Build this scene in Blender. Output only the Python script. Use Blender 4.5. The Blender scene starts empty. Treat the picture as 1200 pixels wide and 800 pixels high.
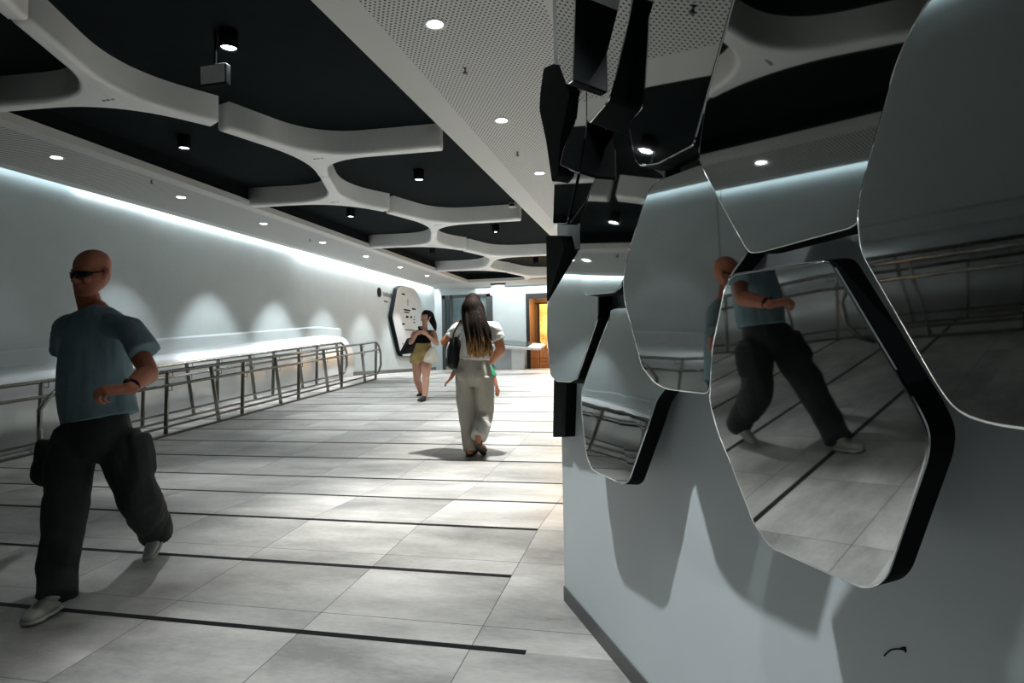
import bpy, bmesh, math, random
from mathutils import Vector as V3, Matrix, noise
C = bpy.context.scene.collection
PI = math.pi
random.seed(7)

# ------------------------------------------------------------------ camera
F_PX = 758.43
FWD = V3((185.0, -14.0, -F_PX)).normalized()          # corridor direction seen in camera axes
LFT = V3((-3115.0, -76.0, -F_PX)).normalized()
AX = -LFT
AZ = AX.cross(FWD).normalized()
AX = FWD.cross(AZ).normalized()
ROT = Matrix((AX, FWD, AZ))                           # camera axes -> world
EYE = V3((0, 0, 1.08))
cam_data = bpy.data.cameras.new('camera')
cam_data.sensor_width = 36.0
cam_data.lens = 36.0 * F_PX / 1200.0
cam_data.clip_start = 0.05
cam = bpy.data.objects.new('camera', cam_data)
cam.matrix_world = Matrix.Translation(EYE) @ ROT.to_4x4()
C.objects.link(cam)
bpy.context.scene.camera = cam

def at(x, y, Y):
    """world point at depth Y that was measured at photo position (x, y)"""
    d = ROT @ V3(((x - 600.0) / F_PX, -(y - 400.0) / F_PX, -1.0))
    return EYE + d * (Y / d.y)

Y3, Y5, YE, SL = 4.06, 5.42, 13.6, 0.08
def floor_z(Y):
    if Y < Y3: return SL * (Y - Y3)
    if Y < Y5: return 0.0
    return SL * (min(Y, YE) - Y5)

# ------------------------------------------------------------------ materials
def new_mat(name):
    m = bpy.data.materials.new(name); m.use_nodes = True
    nt = m.node_tree
    return m, nt, nt.nodes['Principled BSDF']

def mat(name, col, rough=0.6, metal=0.0, var=0.06, scale=6.0, bump=0.0, bscale=60.0, spec=0.5, stretch=(1, 1, 1)):
    m, nt, b = new_mat(name)
    N = nt.nodes; L = nt.links
    tc = N.new('ShaderNodeTexCoord')
    mp = N.new('ShaderNodeMapping'); mp.inputs['Scale'].default_value = stretch
    L.new(tc.outputs['Object'], mp.inputs['Vector'])
    nz = N.new('ShaderNodeTexNoise'); nz.inputs['Scale'].default_value = scale; nz.inputs['Detail'].default_value = 4
    L.new(mp.outputs['Vector'], nz.inputs['Vector'])
    cr = N.new('ShaderNodeValToRGB')
    a = [max(0, c * (1 - var)) for c in col]; z = [min(1, c * (1 + var)) for c in col]
    cr.color_ramp.elements[0].position = .3; cr.color_ramp.elements[1].position = .7
    cr.color_ramp.elements[0].color = (*a, 1); cr.color_ramp.elements[1].color = (*z, 1)
    L.new(nz.outputs['Fac'], cr.inputs['Fac']); L.new(cr.outputs['Color'], b.inputs['Base Color'])
    b.inputs['Roughness'].default_value = rough; b.inputs['Metallic'].default_value = metal
    b.inputs['Specular IOR Level'].default_value = spec
    if bump:
        n2 = N.new('ShaderNodeTexNoise'); n2.inputs['Scale'].default_value = bscale
        L.new(mp.outputs['Vector'], n2.inputs['Vector'])
        bp = N.new('ShaderNodeBump'); bp.inputs['Strength'].default_value = bump; bp.inputs['Distance'].default_value = .01
        L.new(n2.outputs['Fac'], bp.inputs['Height']); L.new(bp.outputs['Normal'], b.inputs['Normal'])
    return m

def emit(name, col, strength):
    m, nt, b = new_mat(name)
    b.inputs['Base Color'].default_value = (*col, 1)
    b.inputs['Emission Color'].default_value = (*col, 1)
    b.inputs['Emission Strength'].default_value = strength
    return m

def math_node(N, L, op, a, b=None, c=None):
    n = N.new('ShaderNodeMath'); n.operation = op
    for i, v in enumerate((a, b, c)):
        if v is None: continue
        if isinstance(v, (int, float)): n.inputs[i].default_value = v
        else: L.new(v, n.inputs[i])
    return n.outputs[0]

def floor_mat():
    m, nt, b = new_mat('concrete floor tile'); N = nt.nodes; L = nt.links
    g = N.new('ShaderNodeNewGeometry'); sp = N.new('ShaderNodeSeparateXYZ'); L.new(g.outputs['Position'], sp.inputs[0])
    X, Y = sp.outputs[0], sp.outputs[1]
    M = lambda *a: math_node(N, L, *a)
    fx = M('FRACT', M('DIVIDE', M('ADD', X, .83 + 81 * .79), .79))
    jx = M('LESS_THAN', M('ABSOLUTE', M('SUBTRACT', fx, 0.0)), .0055)
    fy = M('FRACT', M('DIVIDE', M('SUBTRACT', Y, 2.58 + .18 - 71), .71))
    jy = M('MULTIPLY', M('LESS_THAN', fy, .006), M('LESS_THAN', Y, 4.0))
    j = M('MAXIMUM', jx, jy)
    # one shade per tile
    ix = M('FLOOR', M('DIVIDE', M('ADD', X, .83), .79)); iy = M('FLOOR', M('DIVIDE', M('SUBTRACT', Y, 2.58), .71))
    cb = N.new('ShaderNodeCombineXYZ'); L.new(ix, cb.inputs[0]); L.new(iy, cb.inputs[1])
    wn = N.new('ShaderNodeTexWhiteNoise'); wn.noise_dimensions = '2D'; L.new(cb.outputs[0], wn.inputs['Vector'])
    # each tile has its own cloud pattern
    off = N.new('ShaderNodeVectorMath'); off.operation = 'MULTIPLY_ADD'
    L.new(wn.outputs['Color'], off.inputs[0]); off.inputs[1].default_value = (9, 9, 9); L.new(g.outputs['Position'], off.inputs[2])
    n1 = N.new('ShaderNodeTexNoise'); n1.inputs['Scale'].default_value = 1.7; n1.inputs['Detail'].default_value = 8; n1.inputs['Roughness'].default_value = .6
    mp = N.new('ShaderNodeMapping'); mp.inputs['Scale'].default_value = (.6, 1.5, 1); L.new(off.outputs[0], mp.inputs['Vector'])
    L.new(mp.outputs[0], n1.inputs['Vector'])
    n2 = N.new('ShaderNodeTexNoise'); n2.inputs['Scale'].default_value = 40; n2.inputs['Detail'].default_value = 3; L.new(mp.outputs[0], n2.inputs['Vector'])
    f = M('ADD', M('MULTIPLY', n1.outputs['Fac'], .82), M('ADD', M('MULTIPLY', n2.outputs['Fac'], .12), M('MULTIPLY', wn.outputs['Value'], .05)))
    cr = N.new('ShaderNodeValToRGB'); L.new(f, cr.inputs['Fac'])
    cr.color_ramp.elements[0].position = .34; cr.color_ramp.elements[0].color = (.26, .26, .25, 1)
    cr.color_ramp.elements[1].position = .68; cr.color_ramp.elements[1].color = (.68, .67, .635, 1)
    mx = N.new('ShaderNodeMix'); mx.data_type = 'RGBA'; L.new(j, mx.inputs[0]); L.new(cr.outputs[0], mx.inputs[6]); mx.inputs[7].default_value = (.09, .09, .09, 1)
    L.new(mx.outputs[2], b.inputs['Base Color'])
    rr = M('ADD', M('MULTIPLY', n1.outputs['Fac'], .2), .3); L.new(rr, b.inputs['Roughness'])
    b.inputs['Specular IOR Level'].default_value = .45
    bp = N.new('ShaderNodeBump'); bp.inputs['Strength'].default_value = .15; bp.inputs['Distance'].default_value = .002
    L.new(n2.outputs['Fac'], bp.inputs['Height']); L.new(bp.outputs[0], b.inputs['Normal'])
    return m

def perforated_mat(name, x0, x1, px, py, r, col):
    """white ceiling sheet with rows of drilled holes between x0 and x1"""
    m, nt, b = new_mat(name); N = nt.nodes; L = nt.links
    g = N.new('ShaderNodeNewGeometry'); sp = N.new('ShaderNodeSeparateXYZ'); L.new(g.outputs['Position'], sp.inputs[0])
    X, Y = sp.outputs[0], sp.outputs[1]
    M = lambda *a: math_node(N, L, *a)
    iy = M('FLOOR', M('DIVIDE', M('ADD', Y, 50), py))
    odd = M('MULTIPLY', M('MODULO', iy, 2), .5)
    dx = M('MULTIPLY', M('SUBTRACT', M('FRACT', M('ADD', M('DIVIDE', M('ADD', X, 50), px), odd)), .5), px)
    dy = M('MULTIPLY', M('SUBTRACT', M('FRACT', M('DIVIDE', M('ADD', Y, 50), py)), .5), py)
    d = M('SQRT', M('ADD', M('MULTIPLY', dx, dx), M('MULTIPLY', dy, dy)))
    h = M('MULTIPLY', M('LESS_THAN', d, r), M('MULTIPLY', M('GREATER_THAN', X, x0), M('LESS_THAN', X, x1)))
    mx = N.new('ShaderNodeMix'); mx.data_type = 'RGBA'; L.new(h, mx.inputs[0])
    mx.inputs[6].default_value = (*col, 1); mx.inputs[7].default_value = (.012, .014, .015, 1)
    L.new(mx.outputs[2], b.inputs['Base Color']); b.inputs['Roughness'].default_value = .7
    return m

def hair_mat(name, root, tip, z0, z1):
    """long hair that is bleached towards its ends"""
    m, nt, b = new_mat(name); N = nt.nodes; L = nt.links
    tc = N.new('ShaderNodeTexCoord'); sp = N.new('ShaderNodeSeparateXYZ'); L.new(tc.outputs['Object'], sp.inputs[0])
    mp = N.new('ShaderNodeMapping'); mp.inputs['Scale'].default_value = (70, 70, 2.5); L.new(tc.outputs['Object'], mp.inputs[0])
    nz = N.new('ShaderNodeTexNoise'); nz.inputs['Scale'].default_value = 1; nz.inputs['Detail'].default_value = 3; L.new(mp.outputs[0], nz.inputs['Vector'])
    M = lambda *a: math_node(N, L, *a)
    t = M('DIVIDE', M('SUBTRACT', z0, sp.outputs[2]), z0 - z1)
    t = M('ADD', t, M('MULTIPLY', M('SUBTRACT', nz.outputs['Fac'], .5), .9))
    cr = N.new('ShaderNodeValToRGB'); L.new(t, cr.inputs['Fac'])
    e = cr.color_ramp.elements; e[0].position = .68; e[0].color = (*root, 1); e[1].position = 1.0; e[1].color = (*tip, 1)
    L.new(cr.outputs[0], b.inputs['Base Color']); b.inputs['Roughness'].default_value = .65; b.inputs['Specular IOR Level'].default_value = .06
    bp = N.new('ShaderNodeBump'); bp.inputs['Strength'].default_value = .6; bp.inputs['Distance'].default_value = .01
    L.new(nz.outputs['Fac'], bp.inputs['Height']); L.new(bp.outputs[0], b.inputs['Normal'])
    return m

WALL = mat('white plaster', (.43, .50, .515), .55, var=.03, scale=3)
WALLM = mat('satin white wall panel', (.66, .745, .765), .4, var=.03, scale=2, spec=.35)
CEILW = mat('white ceiling paint', (.62, .62, .60), .7, var=.02)
BLACKC = mat('black ceiling paint', (.0065, .0108, .0116), .9, var=.1, spec=.1)
BEAM = mat('light grey moulded beam', (.86, .865, .85), .5, var=.04, scale=2)
BLACK = mat("matt black edge", (.005, .0078, .0083), .7, var=.1, spec=.08)
STRIP = mat('black inlay', (.010, .011, .011), .6, var=.1, spec=.15)
STEEL = mat('brushed steel', (.42, .43, .43), .27, 1.0, var=.08, scale=30, stretch=(1, .05, 1))
TUBE = mat('polished steel tube', (.27, .27, .25), .25, 1.0, var=.05)
TUBED = mat('dark worn steel tube', (.2, .2, .185), .3, 1.0, var=.1)
CLAD = mat('satin steel cladding', (.72, .76, .78), .42, 1.0, var=.06, scale=5, stretch=(1, .1, 1))
MIRROR = mat('polished mirror steel', (.69, .71, .7), .025, 1.0, var=.01)
SKIRT = mat('grey skirting', (.11, .115, .115), .45, var=.1)
LENS = emit('lamp lens', (.93, .98, 1.0), 22)
RIM = mat('white lamp rim', (.6, .6, .58), .4)
DARKM = mat('dark grey metal', (.03, .032, .033), .4, .6)
GREYM = mat('grey hatch', (.3, .32, .32), .5)
FLOOR = floor_mat()

# ------------------------------------------------------------------ object helpers
def link(name, me, parent=None, material=None):
    o = bpy.data.objects.new(name, me); C.objects.link(o)
    if parent: o.parent = parent
    if material:
        me.materials.clear()
        for mm in (material if isinstance(material, (list, tuple)) else [material]): me.materials.append(mm)
    return o

def tag(o, label, cat, group=None):
    o['label'] = label; o['category'] = cat
    if group: o['group'] = group
    return o

def struct(o):
    o['kind'] = 'structure'; return o

def empty(name, loc, label=None, cat=None, group=None, rz=0):
    o = bpy.data.objects.new(name, None); C.objects.link(o); o.location = loc; o.rotation_euler = (0, 0, rz)
    o.empty_display_size = .1
    if label: tag(o, label, cat, group)
    return o

def done(bm, name, parent=None, material=None, smooth=False, origin=None):
    bmesh.ops.recalc_face_normals(bm, faces=bm.faces)
    me = bpy.data.meshes.new(name)
    if origin is not None: bmesh.ops.translate(bm, verts=bm.verts, vec=-V3(origin))
    if smooth:
        for f in bm.faces: f.smooth = True
    bm.to_mesh(me); bm.free()
    o = link(name, me, parent, material)
    if origin is not None and parent is None: o.location = origin
    return o

def box(bm, x0, x1, y0, y1, z0, z1, bev=0.0, mi=0):
    vs = [bm.verts.new((x, y, z)) for z in (z0, z1) for y in (y0, y1) for x in (x0, x1)]
    q = ((0, 2, 3, 1), (4, 5, 7, 6), (0, 1, 5, 4), (2, 6, 7, 3), (1, 3, 7, 5), (0, 4, 6, 2))
    fs = [bm.faces.new([vs[i] for i in f]) for f in q]
    for f in fs: f.material_index = mi
    if bev:
        es = list({e for f in fs for e in f.edges})
        bmesh.ops.bevel(bm, geom=es, offset=bev, segments=2, affect='EDGES', profile=.5)
    return vs

def prism(bm, pts2, fn0, fn1, mi=0):
    """closed prism between two placements of one outline"""
    a = [bm.verts.new(fn0(*p)) for p in pts2]; b = [bm.verts.new(fn1(*p)) for p in pts2]
    n = len(a)
    fs = [bm.faces.new(a), bm.faces.new(list(reversed(b)))]
    for i in range(n): fs.append(bm.faces.new((a[i], b[i], b[(i + 1) % n], a[(i + 1) % n])))
    for f in fs: f.material_index = mi
    return a, b

def spline(pts, rad, sub):
    """Catmull-Rom through pts (with radii)"""
    P = [V3(p) for p in pts]; n = len(P)
    R = [(r, r) if isinstance(r, (int, float)) else r for r in rad]
    if n < 3 or sub <= 1:
        out = []
        for i in range(n - 1):
            for k in range(max(1, sub)):
                t = k / max(1, sub); out.append((P[i].lerp(P[i + 1], t), tuple(R[i][j] * (1 - t) + R[i + 1][j] * t for j in (0, 1))))
        out.append((P[-1], R[-1])); return out
    out = []
    for i in range(n - 1):
        p0, p1, p2, p3 = P[max(0, i - 1)], P[i], P[i + 1], P[min(n - 1, i + 2)]
        r0, r1, r2, r3 = R[max(0, i - 1)], R[i], R[i + 1], R[min(n - 1, i + 2)]
        for k in range(sub):
            t = k / sub; t2 = t * t; t3 = t2 * t
            f = lambda a, b, c, d: .5 * (2 * b + (c - a) * t + (2 * a - 5 * b + 4 * c - d) * t2 + (3 * b - a - 3 * c + d) * t3)
            out.append((V3([f(p0[j], p1[j], p2[j], p3[j]) for j in range(3)]), tuple(max(.001, f(r0[j], r1[j], r2[j], r3[j])) for j in (0, 1))))
    out.append((P[-1], R[-1]))
    return out

def chain(bm, pts, rad, hint=(0, -1, 0), seg=14, sub=4, cap=True, power=1.0):
    """tapered limb through pts; radius (a, b): b along hint, a across"""
    S = spline(pts, rad, sub); n = len(S)
    if cap:                                            # rounded ends
        def ext(p, q, r):
            d = (p - q).normalized(); m = min(r)
            return [(p + d * m * .5, (r[0] * .87, r[1] * .87)), (p + d * m * .85, (r[0] * .53, r[1] * .53)), (p + d * m * .98, (r[0] * .15, r[1] * .15))]
        S = list(reversed(ext(S[0][0], S[1][0], S[0][1]))) + S + ext(S[-1][0], S[-2][0], S[-1][1])
        n = len(S)
    h = V3(hint); rings = []
    for i, (p, r) in enumerate(S):
        d = (S[min(n - 1, i + 1)][0] - S[max(0, i - 1)][0]).normalized()
        b = h - d * h.dot(d)
        if b.length < 1e-3: b = d.orthogonal()
        b.normalize(); a = d.cross(b)
        ring = []
        for k in range(seg):
            an = 2 * PI * k / seg; c, s = math.cos(an), math.sin(an)
            if power != 1.0:
                c = math.copysign(abs(c) ** power, c); s = math.copysign(abs(s) ** power, s)
            ring.append(bm.verts.new(p + a * (r[0] * c) + b * (r[1] * s)))
        rings.append(ring)
    for i in range(n - 1):
        for k in range(seg):
            bm.faces.new((rings[i][k], rings[i][(k + 1) % seg], rings[i + 1][(k + 1) % seg], rings[i + 1][k]))
    bm.faces.new(list(reversed(rings[0]))); bm.faces.new(rings[-1])

def ball(bm, c, r, M=None, u=16, v=10):
    r = (r, r, r) if isinstance(r, (int, float)) else r
    m = Matrix.Translation(V3(c)) @ (M.to_4x4() if M is not None else Matrix()) @ Matrix.Diagonal((*r, 1))
    bmesh.ops.create_uvsphere(bm, u_segments=u, v_segments=v, radius=1, matrix=m)

def tube(bm, pts, r, seg=10, sub=1, cap=True):
    S = spline(pts, [r] * len(pts), sub); n = len(S)
    prev = None; rings = []
    for i, (p, rr) in enumerate(S):
        d = (S[min(n - 1, i + 1)][0] - S[max(0, i - 1)][0]).normalized()
        a = d.orthogonal() if prev is None else (prev - d * prev.dot(d))
        if a.length < 1e-4: a = d.orthogonal()
        a.normalize(); prev = a; b = d.cross(a)
        rings.append([bm.verts.new(p + a * (r * math.cos(2 * PI * k / seg)) + b * (r * math.sin(2 * PI * k / seg))) for k in range(seg)])
    for i in range(n - 1):
        for k in range(seg):
            bm.faces.new((rings[i][k], rings[i][(k + 1) % seg], rings[i + 1][(k + 1) % seg], rings[i + 1][k]))
    bm.faces.new(list(reversed(rings[0]))); bm.faces.new(rings[-1])

def disc_stack(bm, c, prof, seg=24, axis='Z', mi=0):
    """lathe about z: prof = [(r, z), ...]"""
    rings = []
    for r, z in prof:
        rings.append([bm.verts.new((c[0] + r * math.cos(2 * PI * k / seg), c[1] + r * math.sin(2 * PI * k / seg), c[2] + z)) for k in range(seg)])
    fs = []
    for i in range(len(rings) - 1):
        for k in range(seg): fs.append(bm.faces.new((rings[i][k], rings[i][(k + 1) % seg], rings[i + 1][(k + 1) % seg], rings[i + 1][k])))
    fs.append(bm.faces.new(list(reversed(rings[0])))); fs.append(bm.faces.new(rings[-1]))
    for f in fs: f.material_index = mi

def union(bm, name, root, material, voxel, smooth=2, wrinkle=0.0, wfreq=9.0, wscale=(1, 1, 1), squash=None):
    """overlapping closed shapes -> one continuous skin, placed relative to root"""
    bmesh.ops.recalc_face_normals(bm, faces=bm.faces)
    me = bpy.data.meshes.new(name); bm.to_mesh(me); bm.free()
    o = bpy.data.objects.new(name, me); C.objects.link(o)
    m = o.modifiers.new('r', 'REMESH'); m.mode = 'VOXEL'; m.voxel_size = voxel
    if smooth:
        s = o.modifiers.new('s', 'SMOOTH'); s.factor = .5; s.iterations = smooth
    dg = bpy.context.evaluated_depsgraph_get()
    me2 = bpy.data.meshes.new_from_object(o.evaluated_get(dg))
    bpy.data.objects.remove(o); bpy.data.meshes.remove(me)
    if wrinkle:
        nr = [v.normal.copy() for v in me2.vertices]
        for v, nn in zip(me2.vertices, nr):
            p = V3((v.co.x * wfreq * wscale[0], v.co.y * wfreq * wscale[1], v.co.z * wfreq * wscale[2]))
            k = noise.noise(p) + .5 * noise.noise(p * 2.3)
            v.co += nn * (wrinkle * k)
    me2.transform(Matrix.Translation(-root.location))
    for p in me2.polygons: p.use_smooth = True
    me2.name = name
    return link(name, me2, root, material)

def part(bm, name, root, material, smooth=True):
    """a part given in world space under an unrotated root (or under one of its parts)"""
    base = root
    while base.parent: base = base.parent
    bmesh.ops.recalc_face_normals(bm, faces=bm.faces)
    bmesh.ops.translate(bm, verts=bm.verts, vec=-base.location)
    me = bpy.data.meshes.new(name)
    for f in bm.faces: f.smooth = smooth
    bm.to_mesh(me); bm.free()
    return link(name, me, root, material)

NB = bmesh.new

def copy_thing(o, loc=None, label=None, off=None):
    c = o.copy(); C.objects.link(c)
    if loc is not None: c.location = loc
    if label: c['label'] = label
    for ch in list(o.children):
        d = ch.copy(); C.objects.link(d); d.parent = c
        for g in list(ch.children):
            e = g.copy(); C.objects.link(e); e.parent = d
    return c
EXPO = 0.33
PANELS = {
 'A': {'origin': [0.2578, 1.2648, 0.943], 'u': [0.47656, -0.87914, 0.0], 'v': [-0.10105, -0.05477, 0.99337], 'n': [-0.87332, -0.4734, -0.11494], 'poly': [(-0.3162, 0.1459), (-0.2355, 0.2796), (-0.2051, 0.3034), (0.0542, 0.2936), (0.0791, 0.287), (0.214, 0.0497), (0.2276, 0.0143), (0.2194, -0.0234), (0.1144, -0.2342), (0.0895, -0.2596), (0.0539, -0.2763), (-0.1911, -0.2747), (-0.2388, -0.2398), (-0.3024, -0.1102), (-0.3361, -0.0479), (-0.3551, 0.0242)], 'depth': 0.05, 'curve': (0, 0), 'edge': 0},
 'B': {'origin': [0.3701, 0.8932, 1.232], 'u': [0.48115, -0.87664, 0.0], 'v': [-0.11139, -0.06114, 0.99189], 'n': [-0.86953, -0.47725, -0.12706], 'poly': [(-0.0234, 0.291), (-0.0585, 0.2648), (-0.0896, 0.2296), (-0.1763, 0.0783), (-0.187, 0.0451), (-0.1894, -0.0058), (-0.0879, -0.2098), (-0.0661, -0.2394), (-0.0282, -0.2504), (0.0175, -0.2532), (0.1059, -0.2511), (0.1705, -0.1839), (0.1926, 0.0871), (0.1614, 0.2327), (0.0414, 0.2967)], 'depth': 0.05, 'curve': (0, 0), 'edge': 0},
 'C': {'origin': [0.0258, 1.7263, 1.265], 'u': [0.51595, -0.85662, 0.0], 'v': [-0.01644, -0.0099, 0.99982], 'n': [-0.85646, -0.51585, -0.0192], 'poly': [(-0.1585, 0.2506), (-0.1081, 0.2836), (-0.0495, 0.2842), (0.1267, 0.2717), (0.1565, 0.2508), (0.1664, 0.1996), (0.2823, 0.0342), (0.2198, -0.008), (0.1924, -0.0381), (0.111, -0.2858), (-0.0015, -0.2848), (-0.0853, -0.2818), (-0.1432, -0.2676), (-0.2125, -0.223), (-0.3067, -0.0164), (-0.3067, 0.0486), (-0.2556, 0.1312)], 'depth': 0.05, 'curve': (0, 0), 'edge': 0},
 'D': {'origin': [-0.1742, 2.2431, 0.9197], 'u': [0.51445, -0.85752, 0.0], 'v': [0.09261, 0.05556, 0.99415], 'n': [-0.8525, -0.51144, 0.108], 'poly': [(-0.3254, 0.0136), (-0.1787, 0.3189), (-0.1167, 0.3332), (0.072, 0.3241), (0.342, 0.0957), (0.2496, 0.0203), (0.2054, -0.0726), (0.103, -0.2518), (0.064, -0.2727), (-0.1839, -0.265), (-0.2385, -0.2229), (-0.2979, -0.0839)], 'depth': 0.055, 'curve': (0.0, -0.1), 'edge': 0},
 'E': {'origin': [-0.3651, 2.6013, 1.2389], 'u': [0.51295, -0.85842, 0.0], 'v': [0.10461, 0.06251, 0.99255], 'n': [-0.85202, -0.50913, 0.12187], 'poly': [(-0.2175, 0.3093), (0.0685, 0.2618), (0.1946, 0.0844), (0.2163, -0.0175), (0.0686, -0.2542), (0.0021, -0.2698), (-0.1497, -0.2712), (-0.228, -0.2476), (-0.3178, -0.076), (-0.359, 0.0749)], 'depth': 0.06, 'curve': (0, 0), 'edge': 0},
 'M': {'origin': [-0.2034, 2.2135, 1.4447], 'u': [0.49183, -0.87069, 0.0], 'v': [0.10611, 0.05994, 0.99255], 'n': [-0.8642, -0.48816, 0.12187], 'poly': [(-0.1064, 0.449), (0.0805, 0.4184), (0.3715, 0.211), (0.3872, -0.1632), (0.1693, -0.1159), (0.1462, -0.1541), (0.0972, -0.1656), (-0.147, -0.1504), (-0.2022, -0.094), (-0.2776, 0.14), (-0.2055, 0.2288), (-0.0934, 0.3568)], 'depth': 0.05, 'curve': (0, 0), 'edge': 0},
 'F': {'origin': [0.0167, 1.7222, 1.784], 'u': [0.49183, -0.87069, 0.0], 'v': [0.13621, 0.07694, 0.98769], 'n': [-0.85997, -0.48577, 0.15643], 'poly': [(-0.1505, 0.3407), (-0.2873, 0.112), (-0.2287, -0.0403), (-0.1585, -0.1599), (-0.1142, -0.1903), (-0.0173, -0.2121), (0.1571, -0.219), (0.1861, -0.1308), (0.265, 0.1011)], 'depth': 0.06, 'curve': (0, 0), 'edge': 0},
 'G': {'origin': [0.2243, 1.2427, 1.4343], 'u': [0.50995, -0.8602, 0.0], 'v': [-0.0015, -0.00089, 1.0], 'n': [-0.8602, -0.50995, -0.00175], 'poly': [(-0.1506, 0.3744), (-0.2674, 0.1916), (-0.2987, 0.0917), (-0.2869, 0.0575), (-0.2389, -0.0116), (-0.1339, -0.1588), (-0.1005, -0.1624), (0.1318, -0.1584), (0.1628, -0.1299), (0.2251, 0.0568), (0.2535, 0.1022), (0.2877, 0.1339)], 'depth': 0.05, 'curve': (0, 0), 'edge': 0},
 'P1': {'origin': [-0.3456, 2.3228, 2.2214], 'u': [0.49183, -0.87069, 0.0], 'v': [0.21064, 0.11898, 0.9703], 'n': [-0.84483, -0.47722, 0.24192], 'poly': [(-0.3351, 0.3927), (-0.0116, 0.2022), (0.2157, -0.242), (0.1524, -0.2294), (-0.0184, -0.0747), (-0.1344, 0.0679)], 'depth': 0.18, 'curve': (0, 0), 'edge': 0},
 'P2': {'origin': [-0.1601, 2.0351, 2.0337], 'u': [0.49183, -0.87069, 0.0], 'v': [0.21064, 0.11898, 0.9703], 'n': [-0.84483, -0.47722, 0.24192], 'poly': [(-0.0056, 0.2007), (0.0998, 0.1386), (0.1079, 0.0428), (0.0985, -0.1411), (0.0887, -0.1966), (-0.0573, -0.2207), (-0.0848, -0.1958), (-0.1733, -0.0299), (-0.1098, -0.0246), (-0.0256, 0.0126)], 'depth': 0.15, 'curve': (0, 0), 'edge': 0},
 'P3': {'origin': [-0.3296, 2.4571, 1.9513], 'u': [0.49183, -0.87069, 0.0], 'v': [0.19586, 0.11064, 0.97437], 'n': [-0.84838, -0.47922, 0.22495], 'poly': [(-0.0474, 0.1621), (0.0219, 0.1642), (0.1255, -0.0455), (0.1331, -0.1103), (0.1405, -0.2226), (-0.1193, -0.1115), (-0.11, -0.0392), (-0.0111, 0.0387)], 'depth': 0.08, 'curve': (0, 0), 'edge': 0},
 'P4': {'origin': [-0.4277, 2.7325, 1.7606], 'u': [0.49183, -0.87069, 0.0], 'v': [0.06074, 0.03431, 0.99756], 'n': [-0.86857, -0.49063, 0.06976], 'poly': [(-0.1282, 0.1398), (-0.0514, 0.1484), (0.1622, 0.0509), (0.058, -0.1299), (-0.119, -0.0937)], 'depth': 0.05, 'curve': (0, 0), 'edge': 0},
 'P5': {'origin': [-0.2886, 2.4964, 1.7937], 'u': [0.49183, -0.87069, 0.0], 'v': [0.06074, 0.03431, 0.99756], 'n': [-0.86857, -0.49063, 0.06976], 'poly': [(-0.03, 0.1888), (0.1491, 0.1159), (0.1514, 0.0201), (-0.0216, -0.1153), (-0.1823, -0.1699), (-0.0897, 0.0082)], 'depth': 0.05, 'curve': (0, 0), 'edge': 0},
 'S1': {'origin': [-0.4571, 2.7236, 2.0552], 'u': [0.49183, -0.87069, 0.0], 'v': [-0.0, 0.0, 1.0], 'n': [-0.87069, -0.49183, 0.0], 'poly': [(-0.1297, 0.3156), (-0.005, 0.2796), (0.0682, 0.2435), (0.1424, 0.1191), (0.1888, 0.0794), (0.0709, -0.0606), (0.0304, -0.211), (-0.0468, -0.2233), (-0.1147, -0.0177), (-0.2012, 0.1568), (-0.1846, 0.2214)], 'depth': 0.05, 'curve': (0, 0), 'edge': 1},
 'S3': {'origin': [-0.4845, 2.8128, 1.481], 'u': [0.49183, -0.87069, 0.0], 'v': [-0.0, 0.0, 1.0], 'n': [-0.87069, -0.49183, 0.0], 'poly': [(-0.1077, 0.1485), (0.0939, 0.1112), (0.1216, 0.048), (-0.1145, -0.1562)], 'depth': 0.05, 'curve': (0, 0), 'edge': 1},
 'S4': {'origin': [-0.501, 2.9435, 0.8311], 'u': [0.49183, -0.87069, 0.0], 'v': [-0.0, 0.0, 1.0], 'n': [-0.87069, -0.49183, 0.0], 'poly': [(-0.062, 0.1392), (0.1085, 0.144), (0.0715, -0.1168), (-0.0908, -0.1354)], 'depth': 0.05, 'curve': (0, 0), 'edge': 1},
}
# ================================================================== the room
YN, YF = -3.0, 21.5                                    # behind the photographer, shop front
ZC, ZR = 3.5, 3.78                                     # soffit and recess heights
# floor: ramp, landing, ramp, level
bm = NB()
prof = [YN, Y3, Y5, YE, 26.0]
XA, XB = -8.2, 3.2
top = [[bm.verts.new((x, y, floor_z(y))) for x in (XA, XB)] for y in prof]
bot = [[bm.verts.new((x, y, floor_z(y) - .2)) for x in (XA, XB)] for y in prof]
for i in range(4):
    bm.faces.new((top[i][0], top[i][1], top[i + 1][1], top[i + 1][0]))
    bm.faces.new((bot[i][0], bot[i + 1][0], bot[i + 1][1], bot[i][1]))
    for s in (0, 1): bm.faces.new((top[i][s], top[i + 1][s], bot[i + 1][s], bot[i][s]))
for i in (0, 4): bm.faces.new((top[i][0], top[i][1], bot[i][1], bot[i][0]))
struct(done(bm, 'floor', None, FLOOR))
# black inlay strips across the floor
sy = [2.58, 3.287, 3.99, 4.70, 5.417] + [5.417 + .722 * k for k in range(1, 22)]
ends = {2.58: -.595, 3.287: -.83, 3.99: -.83, 4.70: -.56}
for i, y in enumerate(sy):
    x1 = ends.get(y, -.3)
    w = .017
    bm = NB()
    vs = []
    for (x, yy, dz) in ((-7.42, y - w, .0012), (x1, y - w, .0012), (x1, y + w, .0012), (-7.42, y + w, .0012)):
        vs.append((x, yy, floor_z(yy) + dz))
    a = [bm.verts.new(v) for v in vs]; b = [bm.verts.new((v[0], v[1], v[2] - .012)) for v in vs]
    bm.faces.new(a); bm.faces.new(b)
    for k in range(4): bm.faces.new((a[k], a[(k + 1) % 4], b[(k + 1) % 4], b[k]))
    struct(done(bm, 'trim_%d' % (i + 1), None, STRIP))

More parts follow.
